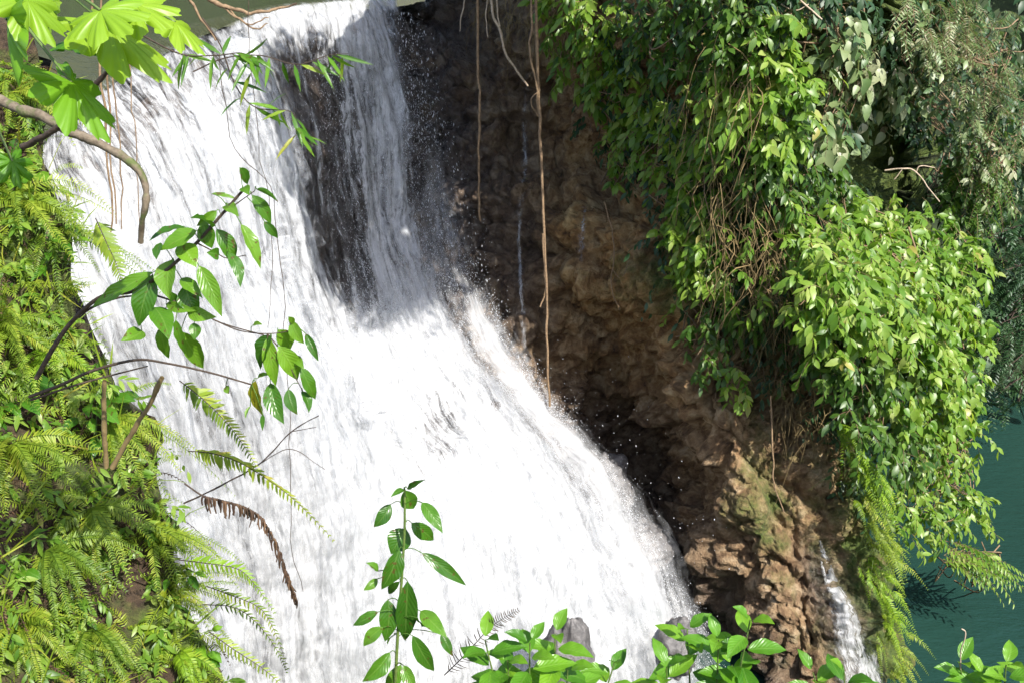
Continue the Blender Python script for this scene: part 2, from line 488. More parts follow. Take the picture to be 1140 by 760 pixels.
M['mist'] = fall_mat('spray_mist', 5., 1.5, .9, 1.0, maxa=.85)
def mist_density(PX, PY, U, V):
    a = np.exp(-((U-6.3)/.5)**2)*sstep(3.1, 4.0, V)*sstep(6.0, 5.5, V)
    b = .5*np.exp(-((U-5.0)/1.1)**2)*np.exp(-((V-3.8)/.4)**2)
    c = .6*np.exp(-((U-6.2)/.5)**2)*sstep(1.6, 3.0, V)*sstep(4.2, 3.6, V)
    e = .2*np.exp(-((U-2.6)/1.4)**2)*sstep(4.2, 5., V)
    return np.maximum(np.maximum(a, b), np.maximum(c, e))
make_fall(220, 300, .55, 1., 3.3, .62, -.02, M['mist'], 'spray_mist', fall, mist_density)

# spray droplets
def octa(mb, P, vel, r, stretch):
    n = len(P); X = nrm(vel); Y_ = nrm(np.cross(X, [.2, .9, .3])); Z = np.cross(X, Y_)
    t = np.array([[1, 0, 0], [-1, 0, 0], [0, 1, 0], [0, -1, 0], [0, 0, 1], [0, 0, -1]], float)
    f = np.array([[0, 2, 4], [2, 1, 4], [1, 3, 4], [3, 0, 4], [2, 0, 5], [1, 2, 5], [3, 1, 5], [0, 3, 5]])
    V = P[:, None]+r[:, None, None]*(t[None, :, 0:1]*(stretch[:, None, None]*X[:, None])+t[None, :, 1:2]*Y_[:, None]+t[None, :, 2:3]*Z[:, None])
    mb.add(V, (f[None]+(np.arange(n)*6)[:, None, None]).reshape(-1, 3))

def spray():
    mb = MB()
    nv, nu = FU.shape
    vel = np.gradient(FS, axis=0)
    def pick(w, n):
        w = w.ravel()/w.sum(); k = rng.choice(w.size, n, p=w); return k
    E = FU; V = FV
    w1 = sstep(4.6, 6.2, E)*sstep(3.2, 4.0, V)*sstep(6, 5.2, V)                 # right edge of the splash
    w2 = np.exp(-((E-5.9)/.45)**2)*sstep(1.2, 2.2, V)*sstep(4., 3.5, V)         # right curtain
    w3 = sstep(2.5, 4, E)*sstep(3.3, 4.2, V)                                    # foam slope
    w4 = np.exp(-((E-4.75)/.5)**2)*sstep(1.2, 1.8, V)*sstep(4., 3.4, V)
    w5 = sstep(.2, 1, E)*sstep(4.3, 3, E)*sstep(1.1, 1.8, V)
    for w, n, so, sr, rr, stv in ((w1, 20000, .04, .12, (.0018, .005), 2.6), (w2, 3500, .08, .14, (.0025, .0065), 3.),
                                  (w3, 16000, .10, .14, (.002, .008), 2.0), (w4, 2500, .08, .1, (.0025, .0065), 3.), (w5, 4000, .06, .10, (.002, .006), 2.5)):
        k = pick(w, n)
        P = FS.reshape(-1, 3)[k]+FN.reshape(-1, 3)[k]*np.abs(rng.normal(so, sr, n))[:, None]+rnd(n, .05)
        v = nrm(vel.reshape(-1, 3)[k])+rnd(n, .25)
        r = rr[0]+(rr[1]-rr[0])*rng.random(n)**3
        octa(mb, P, v, r, 1+rng.random(n)*stv)
    # ragged bursts of spray along the crest of the splash
    cl = np.clip(fbm(FS*np.array([1.8, 1.8, 1.8])+30, 3)-.05, 0, 1)
    w = np.exp(-((E-6.2)/.5)**2)*sstep(3.2, 3.7, V)*sstep(6, 5.3, V)*cl+.5*np.exp(-((E-5.0)/1.2)**2)*np.exp(-((V-3.8)/.35)**2)*cl
    n = 26000; k = pick(w, n); h = np.abs(rng.normal(0, .16, n))
    P = FS.reshape(-1, 3)[k]+FN.reshape(-1, 3)[k]*h[:, None]+np.array([.25, 0, .5])*h[:, None]+rnd(n, .03)
    octa(mb, P, nrm(vel.reshape(-1, 3)[k])+rnd(n, .4), .002+.005*rng.random(n)**2, 1+rng.random(n)*1.6)
    # droplets thrown out to the right over the dark recess
    n = 400
    t = rng.random(n)
    px = 560+190*t+rng.normal(0, 25, n)+np.abs(rng.normal(0, 22, n)); py = 430+220*t+rng.normal(0, 28, n)-np.abs(rng.normal(0, 30, n))
    P = at(px, py, 14.0-2.2*t+rng.normal(0, .4, n)-.4)
    octa(mb, P, np.array([.6, -.3, -.7])+rnd(n, .4), .002+.005*rng.random(n)**3, 1+rng.random(n)*2)
    # drops on the right veil, and drips below the overhang
    n = 900
    t = rng.random(n); px = 440+40*t+60*rng.random(n)*(.4+t)+rng.normal(0, 6, n); py = 15+340*t
    P = at(px, py, 16.7-2.0*t+rng.normal(0, .2, n))
    octa(mb, P, np.array([.05, 0, -1.])+rnd(n, .1), 0.003+.007*rng.random(n)**3, 1.5+rng.random(n)*3)
    o = mb.build('spray', M['spray'], None)
    tag(o, 'white spray and flying droplets around the splash zone of the waterfall', 'spray', kind='stuff')
spray()

# ------------------------------------------------------------------ cliff depth field
CP = []
for line in FLOW:
    for k, (x, y, Y) in enumerate(line):
        CP.append((x, y, Y+(.8 if k == 0 else .75)))
CP += [(520, -40, 18.2), (530, 100, 17.3), (535, 200, 16.5), (545, 300, 15.8), (580, 390, 15.0), (620, 460, 14.6), (660, 540, 14.2), (730, 640, 13.4), (790, 700, 12.8), (800, 780, 12.3), (850, 900, 11.3),
 (600, -60, 15.6), (600, 20, 16.2), (600, 90, 16.9), (600, 170, 16.8), (600, 240, 15.9), (600, 330, 15.5),
 (680, -60, 14.2), (680, 20, 14.6), (680, 100, 15.6), (670, 185, 16.2), (690, 235, 14.7), (690, 330, 14.7), (700, 380, 15.0), (665, 440, 16.0), (690, 510, 15.9), (735, 560, 14.9), (720, 450, 15.2),
 (760, -60, 13.0), (760, 100, 13.8), (760, 200, 14.1), (760, 300, 13.9), (760, 380, 13.6), (755, 440, 13.2), (795, 500, 12.6), (785, 580, 12.75), (812, 640, 12.2), (842, 700, 11.65), (860, 800, 11.1),
 (850, -60, 12.6), (850, 150, 13.2), (850, 300, 13.3), (860, 400, 13.2), (860, 470, 12.7), (865, 560, 12.1), (890, 650, 11.5), (915, 760, 11.0), (920, 900, 10.6),
 (950, -60, 13.4), (950, 150, 14.6), (980, 190, 17.6), (985, 120, 17.0), (950, 300, 13.2), (950, 430, 13.0), (935, 550, 12.3), (960, 650, 11.7), (985, 760, 11.2), (990, 900, 10.8),
 (1020, -60, 14.2), (1020, 100, 15.0), (1030, 200, 17.4), (1020, 330, 14.2), (1010, 450, 13.8), (1000, 560, 13.0), (1010, 700, 12.0), (1020, 880, 11.4),
 (600, -260, 10.9), (760, -260, 13.6), (950, -260, 14.), (1050, -260, 15.), (520, -260, 12.2), (600, -140, 12.8), (690, -140, 13.5), (680, -260, 13.2), (520, -140, 14.6), (1100, 100, 15.8), (1100, 330, 15.5), (1090, 560, 14.0)]  # rows above the frame over the recess jut forward unseen, shaped to shade it
CP = np.array(CP); _q = CP[:, :2]/100.
def _tps(r2): return .5*r2*np.log(np.maximum(r2, 1e-9))
_n = len(CP); _d2 = ((_q[:, None]-_q[None])**2).sum(-1)
_A = np.zeros((_n+3, _n+3)); _A[:_n, :_n] = _tps(_d2)+np.eye(_n)*.02
_A[:_n, _n] = 1; _A[:_n, _n+1:] = _q; _A[_n, :_n] = 1; _A[_n+1:, :_n] = _q.T
_c = np.linalg.solve(_A, np.concatenate([CP[:, 2], np.zeros(3)]))
def Yc(px, py):
    px = np.asarray(px, float); py = np.asarray(py, float)
    q = np.stack([px.ravel(), py.ravel()], -1)/100.
    out = np.empty(len(q))
    for s in range(0, len(q), 20000):
        d2 = ((q[s:s+20000, None]-_q[None])**2).sum(-1)
        out[s:s+20000] = _tps(d2)@_c[:_n]+_c[_n]+q[s:s+20000]@_c[_n+1:]
    return np.clip(out, 8, 20).reshape(px.shape)

NC, NR = 560, 470
rows = np.linspace(-260, 900, NR)
xr = np.interp(rows, [-260, 100, 400, 470, 520, 580, 640, 700, 760, 900], [1060, 1040, 1010, 985, 960, 965, 985, 1000, 1012, 1030])
uu = np.linspace(0, 1, NC)
PXg = 20+(xr[:, None]-20)*uu[None]; PYg = np.repeat(rows[:, None], NC, 1)
Yg = Yc(PXg, PYg)
_lx = [p[0][0] for p in FLOW]; lipy = np.interp(PXg, _lx, [p[0][1] for p in FLOW]); lipY = np.interp(PXg, _lx, [p[0][2] for p in FLOW])
_above = (PYg < lipy) & (PXg < 478)
Yg = np.where(_above, lipY+.7+(lipy-PYg)*.012, Yg)
CS = at(PXg, PYg, Yg)
# behind the river lip the rock stays under the water
CS[..., 2] = np.where(PXg < 478, np.minimum(CS[..., 2], 8.8), CS[..., 2])
# wrap round the right side of the promontory and close it at the back
wr = []
for k, (dy, dx) in enumerate([(.25, .10), (.6, .12), (1.2, .05), (2.2, -.2), (3.6, -.6), (6., -1.4), (10, -2.)]):
    w = CS[:, -1].copy(); w[:, 1] += dy; w[:, 0] += dx+np.maximum(0, 0); wr.append(w)
CS = np.concatenate([CS, np.stack(wr, 1)], 1)
CN = normals(CS)
CN[:, -7:] = nrm(CN[:, -7:]*.3+np.array([1., -.2, .1]))
x = CS
lump = billow(x*.75, 2, .5)*.55
blk = billow(x*np.array([2.2, 2.2, 1.5])+5, 3, .5)*.18+.07
vert = fbm(x*np.array([3.2, 3.2, .8])+40, 3)*.04
fine = fbm(x*5+3, 5, gain=.62)*.045-.06*np.clip(.12-np.abs(pn(x*np.array([2.2, 2.2, 4.5])+60)), 0, 1)/.12*(fbm(x*1.1+8, 2) > -.1)
ledge = fbm(np.stack([x[..., 0]*.5, x[..., 1]*.5, x[..., 2]*2.4], -1)+11, 3)*.13
pxx = np.concatenate([PXg, np.repeat(PXg[:, -1:], 7, 1)+np.arange(1, 8)], 1); pyy = np.concatenate([PYg, np.repeat(PYg[:, -1:], 7, 1)], 1)
under = sstep(430, 520, pxx)
wp = x+np.stack([fbm(x*1.5+k*7, 2) for k in range(3)], -1)*.22
a1, a2, c1 = worley(wp*np.array([1.5, 1.5, 2.1]), 1); b1, b2, c2 = worley(wp*np.array([3.7, 3.7, 4.6])+9, 2); d1, d2, c3 = worley(wp*9.+4, 3)
e1, _, _ = worley(wp*np.array([.75, .75, .9])+21, 4)
_pr = 1-.45*sstep(740, 800, pxx)*sstep(430, 500, pyy)
rocky = .72*(.5-e1)+.34*_pr*(.5-a1)-.10*(1-sstep(0, .12, a2-a1))+(c1-.5)*.14+.08*(.5-b1)-.035*(1-sstep(0, .12, b2-b1))+.03*(.5-d1)
disp = rocky*under*(.35+.65*_pr)+(lump-.25)*(.35+.65*under)+(blk-.15)+vert+fine+ledge*under
disp = disp*(.22+.78*under)
CS = CS+CN*disp[..., None]
CS[..., 2] = np.where(pxx < 478, np.minimum(CS[..., 2], 8.9), CS[..., 2])
# wetness / moss / ochre masks (where the rock is soaked, mossy, tufa coloured)
wet = np.clip(sstep(640, 490, pxx)+np.exp(-((pxx-590)/35)**2)*.35, 0, 1)
edge = 560+(pyy-430)*.72
wet = np.maximum(wet, sstep(150, 20, pxx-edge)*sstep(380, 440, pyy))
wet = np.maximum(wet, .8*np.exp(-((pxx-(905+(pyy-600)*.33))/28)**2)*sstep(580, 640, pyy))
moss = .35*np.exp(-(((pxx-700)/60)**2+((pyy-300)/60)**2))+.55*sstep(700, 800, pxx)*sstep(420, 330, pyy)+.28*sstep(900, 970, pxx)+.28*sstep(780, 860, pxx)
moss = np.clip(moss+.25*np.exp(-(((pxx-830)/60)**2+((pyy-560)/70)**2)), 0, 1)
och = np.clip((1-sstep(560, 470, pxx)*sstep(120, 200, pyy))*(np.exp(-(((pxx-690)/70)**2+((pyy-260)/130)**2))*1.0+.8*np.exp(-(((pxx-540)/70)**2+((pyy-90)/90)**2))+.55*sstep(600, 700, pxx)*sstep(520, 300, pyy)+.35), 0, 1)
mb = MB()
mb.add(CS, grid_faces(*CS.shape[:2]), np.stack([wet, moss, och], -1))
tag(mb.build('cliff', M['rock']), kind='structure')
def cliff_pt(px, py, off=.04):
    px = np.asarray(px, float); py = np.asarray(py, float)
    i = np.clip(np.round((py+260)/1160*(NR-1)).astype(int), 0, NR-1)
    xx = xr[i]; j = np.clip(np.round((px-20)/(xx-20)*(NC-1)).astype(int), 0, NC-1)
    return CS[i, j]+CN[i, j]*off
# plateau on top of the cliff, running back from its upper edge
top = CS[0]
pl = np.stack([top, top+np.array([0, 3, .6]), top+np.array([0, 8, 1.2]), top+np.array([0, 20, 2.5])], 0)
keep = PXg[0] > 510
jj = np.concatenate([keep, np.ones(7, bool)]); pl = pl[:, jj]
mb = MB(); mb.add(pl, grid_faces(*pl.shape[:2])); tag(mb.build('plateau', M['soil']), kind='structure')

# ------------------------------------------------------------------ river, pool, near ground, far banks
lipx = catmull(back, 60)
_S = surf(NET, 60, 241); _N = normals(_S)
_L = np.interp(np.linspace(0, 7, 60), [0, 2, 3, 4, 7], [1.0, 1.12, 1.07, .86, .7])
rv = []
for fr in (1., .94, .86, .76, .64, .5, .34, .2):
    ii = np.clip((_L*fr*40).astype(int), 0, 240); jj = np.arange(60)
    rv.append(_S[ii, jj]+_N[ii, jj]*.012+np.array([0, 0, .006]))
for k in (1.5, 4, 9, 18, 34):
    w = lipx.copy(); w[:, 1] += k; w[:, 0] += np.linspace(-k*1.2, -k*.06, 60); w[:, 2] = 9.135; rv.append(w)
rv = np.stack(rv, 0)
mb = MB(); mb.add(rv, grid_faces(*rv.shape[:2])); tag(mb.build('river', M['river']), kind='structure')
mb = MB(); mb.add([(-60, 4, 0), (90, 4, 0), (90, 90, 0), (-60, 90, 0)], np.array([[0, 1, 2, 3]]))
tag(mb.build('pool', M['pool'], smooth=False), kind='structure')
# pool floor under everything
mb = MB(); mb.add([(-400, -400, -3), (400, -400, -3), (400, 400, -3), (-400, 400, -3)], np.array([[0, 1, 2, 3]]))
tag(mb.build('ground', M['soil'], smooth=False), kind='structure')

# left bank (near): depth as a function of the pixel
def Yb(px, py):
    px = np.asarray(px, float); py = np.asarray(py, float)
    return 6.9-3.0*(py/760.)**.8*np.sign(1)*1.0+(px/300.)*.9 if False else 6.6-2.7*np.clip(py/760., -.3, 1.4)+np.clip(px, -400, 300)/300.*.8
brow = np.linspace(-120, 1100, 200)
bxr = np.interp(brow, [-120, 0, 60, 110, 160, 200, 270, 330, 400, 470, 560, 640, 700, 760, 1100], [-40, 15, 45, 58, 48, 58, 85, 80, 105, 165, 185, 190, 215, 245, 330])
bu = np.linspace(0, 1, 150)
BX = -700+(bxr[:, None]+700)*bu[None]; BY = np.repeat(brow[:, None], 150, 1)
BS = at(BX, BY, Yb(BX, BY))
w = []
for dy, dx in ((.25, 4), (.6, 14), (1.2, 40), (2.2, 90)):
    q = at(bxr-dx, brow+dx*.5, Yb(bxr, brow)+dy); w.append(q)
BS = np.concatenate([BS, np.stack(w, 1)], 1)
BN = normals(BS)
BS = BS+BN*(fbm(BS*1.6, 4)*.16+billow(BS*4, 3)*.07)[..., None]
mb = MB(); mb.add(BS, grid_faces(*BS.shape[:2])); tag(mb.build('bank', M['soil']), kind='structure')
def bank_pt(px, py, off=0.):
    px = np.asarray(px, float); py = np.asarray(py, float)
    i = np.clip(np.round((py+120)/1220*199).astype(int), 0, 199)
    j = np.clip(np.round((px+700)/(bxr[i]+700)*149).astype(int), 0, 149)
    return BS[i, j]+BN[i, j]*off
# ground the camera stands on, falling away in front (below the frame)
gx = np.linspace(-9, 9, 60); gy = np.linspace(-6, 6.2, 60)
GX, GY = np.meshgrid(gx, gy)
def ground_z(x, y):
    z = np.interp(y, [-6, 0, 1.2, 2.5, 3.6, 4.6, 5.4, 6.2], [8.6, 8.4, 8.0, 6.95, 5.9, 4.6, 2.6, -.6])
    return z+sstep(-1.8, -4.5, x)*np.interp(y, [0, 2, 6], [.3, .6, 0])
GZ = ground_z(GX, GY)+fbm(np.stack([GX, GY, 0*GX], -1)*.8, 3)*.12
mb = MB(); mb.add(np.stack([GX, GY, GZ], -1), grid_faces(60, 60)); tag(mb.build('near_bank', M['soil']), kind='structure')

# far bank behind the pool, right
hx = np.linspace(-2, 60, 90); hv = np.linspace(0, 1, 40)
HX, HV = np.meshgrid(hx, hv)
HY = 21.6+HV*7+sstep(14, 40, HX)*-6+fbm(np.stack([HX*.3, HV*3, 0*HX], -1), 3)*.9
HZ = -1+HV**.7*16+fbm(np.stack([HX*.3, HV*4, 0*HX+4], -1), 3)*.6
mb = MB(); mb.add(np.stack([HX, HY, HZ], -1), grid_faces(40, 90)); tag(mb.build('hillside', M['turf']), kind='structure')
# far bank upstream
hx = np.linspace(-60, 20, 80); HX, HV = np.meshgrid(hx, hv)
HY = 44+HV*14+fbm(np.stack([HX*.2, HV*3, 0*HX+9], -1), 3)*1.5; HZ = 8.6+HV**.8*30
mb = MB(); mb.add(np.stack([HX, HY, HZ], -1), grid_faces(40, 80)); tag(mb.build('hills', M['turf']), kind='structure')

# ------------------------------------------------------------------ foliage helpers
def sprigs(mbS, mbL, P, out, n_leaf, L, W, tmpl, twig=.35, droop=.7, curl=.25, spread=.9, stem_r=.004, pinnate=False, face=None):
    """twigs with leaves; P (n,3) twig bases, out (n,3) twig directions"""
    n = len(P)
    out = nrm(out); tl = twig*(.6+.8*rng.random(n))
    g = np.array([0, 0, -1.])
    sr = rng.random(n)                       # shared tone per twig
    def pt(t): return P+out*(tl*t)[:, None]+g*(tl*droop*t*t)[:, None]
    def dr(t): return nrm(out+g*np.reshape(2*droop*t, (-1, 1)))
    side0 = nrm(np.cross(out, [0, 0, 1.])+rnd(n, .15)); upv = nrm(np.cross(side0, out)+rnd(n, .1))
    upv = np.where(upv[:, 2:3] < 0, -upv, upv)
    for k in range(n_leaf):
        t = (k+.7)/n_leaf if pinnate else .25+.75*(k+rng.random(n)*.6)/n_leaf
        t = np.full(n, t) if np.isscalar(t) else t
        s = 1. if k % 2 else -1.
        b = pt(t); d = dr(t)
        if pinnate:
            dirs = nrm(d*.45+side0*s+g*.15); up = upv+rnd(n, .15)
            le = L*(.5+.5*np.sin(np.clip(t*.95+.05, 0, 1)*math.pi)**.6)*(.85+.3*rng.random(n))
        else:
            dirs = nrm(d*.7+side0*s*spread*(.4+.6*rng.random(n))[:, None]+g*(.05+.55*rng.random(n))[:, None]+rnd(n, .25))
            up = np.array([.15, -.35, 1.])+rnd(n, .42)+(0 if face is None else np.asarray(face)*.6)
            le = L*(.45+.75*rng.random(n))
        rvv = np.clip(sr*.6+rng.random(n)*.4, 0, 1)
        leaves(mbL, b, dirs, up, le, W/L*le, tmpl, curl*(.5+rng.random(n)), rvv)
    if mbS is not None:
        ts = np.array([0, .35, .7, 1.])
        K = np.stack([pt(t) for t in ts], 1)
        for q in range(n):
            tube(mbS, K[q], np.linspace(stem_r, stem_r*.4, 4), 3)

def in_ellipses(ells, dens):
    X = []; Yy = []
    for (cx, cy, rx, ry) in ells:
        n = max(3, int(math.pi*rx*ry*dens))
        r = np.sqrt(rng.random(n)); a = rng.random(n)*2*math.pi
        X.append(cx+rx*r*np.cos(a)); Yy.append(cy+ry*r*np.sin(a))
    return np.concatenate(X), np.concatenate(Yy)

VIEW = np.array([0, -.8, .45])
GAPS = [(893, 36, 20, 30, 1.), (975, 158, 40, 44, 1.), (1024, 176, 26, 44, .92), (912, 60, 12, 18, .7), (838, 250, 38, 46, .8), (806, 190, 22, 30, .7), (1120, 235, 22, 16, .9)]
def gap_ok(px, py):
    ok = np.ones(len(px), bool)
    for gx_, gy_, rx, ry, pr in GAPS:
        ok &= ~((((px-gx_)/rx)**2+((py-gy_)/ry)**2 < 1) & (rng.random(len(px)) < pr))
    return ok
def cliff_plant(name, label, cat, ells, mat, dens=.006, off=.35, thick=.6, n_leaf=8, L=.17, W=.075, tmpl=LANCE, twig=.36, droop=.55,
                out=(.05, -1., .25), outr=.6, pinnate=False, limbs=45, stem='vine', curl=.25, spread=.9, group=None, depth=None, limb_r=.014):
    px, py = in_ellipses(ells, dens)
    ok = gap_ok(px, py-14); px, py = px[ok], py[ok]
    Y = (Yc(px, py) if depth is None else np.full(len(px), float(depth)))
    bul = np.zeros(len(px))
    Y = Y-off-thick*rng.random(len(px))**.8+.25
    P = at(px, py, Y)
    cx, cy = ells[0][0], ells[0][1]
    b0 = at(cx, cy, (Yc(cx, cy) if depth is None else depth)+.1)
    root = thing(name, label, cat, b0, group)
    mS, mL = MB(), MB()
    o = np.array(out, float)+rnd(len(P), outr)
    sprigs(mS, mL, P, o, n_leaf, L, W, tmpl, twig, droop, curl, spread, .004, pinnate)
    # limbs that run through the plant and carry the twigs
    idx = rng.choice(len(P), min(limbs, len(P)), replace=False)
    for k in idx:
        e = P[k]; s = b0+rnd(1, .25)[0]*np.array([1, .3, 1]); s[1] = max(s[1], e[1]+.15)
        mid = (s+e)/2+rnd(1, .12)[0]+np.array([0, -.1, -.08])
        tube(mS, catmull(np.array([s, mid, e]), 9), np.linspace(limb_r, limb_r*.35, 9), 4)
    mS.build('stem', M[stem], root); mL.build('foliage', M[mat], root)
    return root

RV = 'vine'
# --- the green curtain right of the recess -------------------------------------------------
cliff_plant('climbing_vine', 'green leafy vine spilling over the dark recess edge beside the thin hanging roots', RV, [(655, 60, 36, 60), (640, 15, 40, 35), (690, 105, 34, 50)], 'bright', .010, .5, .5, 8, .18, .08)
cliff_plant('climbing_vine', 'vine of drooping leaf clusters ending in a tuft above the golden rock ledge', RV, [(700, 165, 24, 36), (735, 150, 40, 50), (683, 198, 8, 10)], 'bright', .009, .4, .5, 8, .17, .075)
cliff_plant('climbing_vine', 'thick leafy vine curtain at the top edge with mixed dull and bright leaves', RV, [(760, 35, 70, 55), (820, 20, 50, 45)], 'mid', .010, .4, .7, 8, .16, .07)
cliff_plant('climbing_vine', 'yellow-green vine hanging as a long strip beside the dry brown creepers', RV, [(770, 210, 35, 70), (755, 260, 25, 45), (790, 300, 28, 40)], 'bright', .010, .45, .5, 8, .17, .075)
cliff_plant('climbing_vine', 'lowest leaf strand dangling over the brown tufa face', RV, [(790, 350, 22, 40), (776, 390, 10, 25), (822, 352, 16, 18)], 'mid', .009, .45, .4, 8, .17, .07, limbs=50)
cliff_plant('hanging_plant', 'single small leaf tuft hanging alone on bare brown rock', 'plant', [(820, 421, 14, 16)], 'bright', .014, .35, .3, 8, .16, .07, limbs=40)
cliff_plant('leafy_shrub', 'shrub with broad pale glossy leaves in the upper middle of the green wall', 'shrub', [(845, 110, 55, 60), (875, 60, 40, 50)], 'bright', .010, .5, .7, 8, .19, .085)
cliff_plant('leafy_shrub', 'grey-leaved shrub with large faded leaves at the top beside a black gap', 'shrub', [(935, 45, 45, 35), (975, 95, 40, 35), (940, 130, 35, 25)], 'pale', .008, .55, .7, 6, .22, .13, HEART, .4, .9)
cliff_plant('leafy_shrub', 'dull green shrub overhanging the black gap from its left side', 'shrub', [(880, 170, 45, 45), (915, 215, 40, 25), (850, 205, 40, 40)], 'mid', .009, .5, .6, 8, .18, .08)
cliff_plant('climbing_vine', 'heart-leaved creeper climbing a thin stem right of the black gap', RV, [(1058, 200, 16, 70), (1075, 240, 25, 40)], 'mid', .010, .5, .5, 6, .17, .12, HEART, .25, .8)
cliff_plant('feathery_shrub', 'grey-green feathery shrub with bleached sprays at the upper right corner', 'shrub', [(1090, 60, 60, 60), (1110, 120, 45, 50), (1040, 20, 50, 40)], 'pale', .008, .8, .8, 20, .085, .022, SLIM, .42, .7, pinnate=True)
cliff_plant('leafy_shrub', 'yellowing shrub hanging down along the right edge above the dark hollow', 'shrub', [(1020, 60, 35, 40), (1060, 130, 30, 50), (1110, 190, 32, 40)], 'pale', .007, .6, .7, 8, .16, .07)
cliff_plant('feathery_shrub', 'green feathery shrub between the heart-leaved creeper and the right edge', 'shrub', [(1095, 170, 40, 50), (1100, 225, 30, 35)], 'mid', .008, .6, .6, 20, .085, .024, SLIM, .42, .8, pinnate=True)
# --- the big rounded bush over the pool -----------------------------------------------------
cliff_plant('leafy_bush', 'largest bright green bush bulging from the cliff above the pool', 'bush', [(960, 290, 70, 60), (1010, 320, 65, 65), (930, 340, 45, 55), (985, 235, 60, 30)], 'bright', .012, 1.1, .9, 8, .19, .085, limbs=80, limb_r=.018)
cliff_plant('leafy_bush', 'bush of small heart-shaped leaves along the right side of the largest bush', 'bush', [(1045, 370, 45, 60), (1060, 300, 35, 50), (1030, 430, 50, 45), (1065, 430, 30, 45)], 'bright', .011, 1.0, .8, 7, .15, .10, HEART, .35, limbs=50)
cliff_plant('leafy_bush', 'green bush below the largest bush with bare brown twigs showing', 'bush', [(960, 400, 50, 40), (985, 450, 45, 40), (1000, 500, 45, 35)], 'mid', .010, .9, .7, 8, .17, .08, limbs=50)
cliff_plant('leafy_bush', 'drooping pale-leaved bush with branch tips out over the dark teal pool', 'bush', [(1050, 490, 42, 35), (1040, 545, 45, 30), (1065, 560, 28, 26), (1020, 575, 30, 20)], 'bright', .010, .9, .6, 8, .15, .07, out=(.5, -.8, 0), limbs=50)
cliff_plant('feathery_branch', 'flat feathery branch reaching out lowest over the pool water', 'branch', [(1075, 622, 28, 12), (1098, 632, 16, 8), (1050, 610, 22, 12)], 'bright', .016, .9, .4, 16, .13, .035, SLIM, .5, .45, out=(.9, -.4, 0), outr=.25, pinnate=True, limbs=50)
cliff_plant('leafy_shrub', 'sunlit shrub filling the middle of the green wall above the dry creepers', 'shrub', [(815, 130, 45, 40), (870, 240, 45, 40), (905, 270, 35, 40), (850, 290, 35, 35)], 'bright', .009, .5, .6, 8, .17, .075)
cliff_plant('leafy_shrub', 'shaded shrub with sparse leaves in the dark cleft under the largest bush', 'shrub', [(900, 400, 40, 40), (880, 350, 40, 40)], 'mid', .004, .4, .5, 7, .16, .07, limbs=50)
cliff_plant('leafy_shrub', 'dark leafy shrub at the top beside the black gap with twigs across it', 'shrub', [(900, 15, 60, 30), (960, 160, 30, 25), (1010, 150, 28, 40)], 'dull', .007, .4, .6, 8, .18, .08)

# sparse leaves on the cliff face itself so that no bare rock shows behind the green wall
px, py = in_ellipses([(840, 90, 190, 160), (830, 250, 110, 120), (950, 330, 120, 140), (1060, 100, 90, 130), (980, 480, 60, 80)], .005)
ok = gap_ok(px, py)
px, py = px[ok], py[ok]
P = at(px, py, Yc(px, py)-.15-.3*rng.random(len(px)))
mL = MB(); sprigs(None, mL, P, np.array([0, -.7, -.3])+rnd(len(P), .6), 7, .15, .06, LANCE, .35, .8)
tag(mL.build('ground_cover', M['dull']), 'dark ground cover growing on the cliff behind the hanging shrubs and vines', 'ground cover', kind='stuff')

# ferns and grassy tufts on the sunny right edge of the promontory
def fern_frond(mL, mS, pts, wid, npair, nvec, lean=.55, droop=.25, rr=None, pw=.16, stem_r=.003, mirrored=True):
    pts = catmull(np.asarray(pts, float), 24)
    T = nrm(np.gradient(pts, axis=0))
    side = nrm(np.cross(T, nvec)); up = nrm(np.cross(side, T))
    t = np.linspace(.06, .985, npair); ti = t*23; i = np.minimum(ti.astype(int), 22); f = (ti-i)[:, None]
    B = pts[i]*(1-f)+pts[i+1]*f; TT = T[i]; SS = side[i]; UU = up[i]
    prof = np.minimum(1, (t*4.5+.25))*np.clip(1.04-t, 0, 1)**.7
    for s in (-1, 1):
        le = wid*prof*(.85+.3*rng.random(npair))+.004
        d = TT*lean+SS*s+np.array([0, 0, -droop])+rnd(npair, .15)
        r = np.clip((rng.random() if rr is None else rr)*.6+.4*rng.random(npair), 0, 1)
        leaves(mL, B, d, UU*1.0+rnd(npair, .12), le, np.maximum(le*pw, .006), PINNA, .15+.2*rng.random(npair), r)
    if mS is not None: tube(mS, pts[::2], np.linspace(stem_r, stem_r*.3, 12), 3)

def fern(name, label, base, nfr, length, wid, mat, dirc=(.3, -.5, .5), spread=.7, droop=.8, npair=26, group=None, stemmat='green_stem'):
    root = thing(name, label, 'fern', base, group)
    for k in range(nfr):
        d = nrm(np.array(dirc, float)+rnd(1, spread)[0]*np.array([1, 1, .6]))
        L = length*(.65+.5*random.random())
        t = np.linspace(0, 1, 6)[:, None]
        pts = base+d*L*t+np.array([0, 0, -1.])*L*droop*(.5+.6*random.random())*t**2+rnd(1, .03)[0]*t
        mL = MB(); 
        fern_frond(mL, mL, pts, wid*(.8+.4*random.random()), npair, nrm(np.array([0, -.5, .8])+rnd(1, .25)[0]))
        mL.build('frond', M[mat], root)
    return root

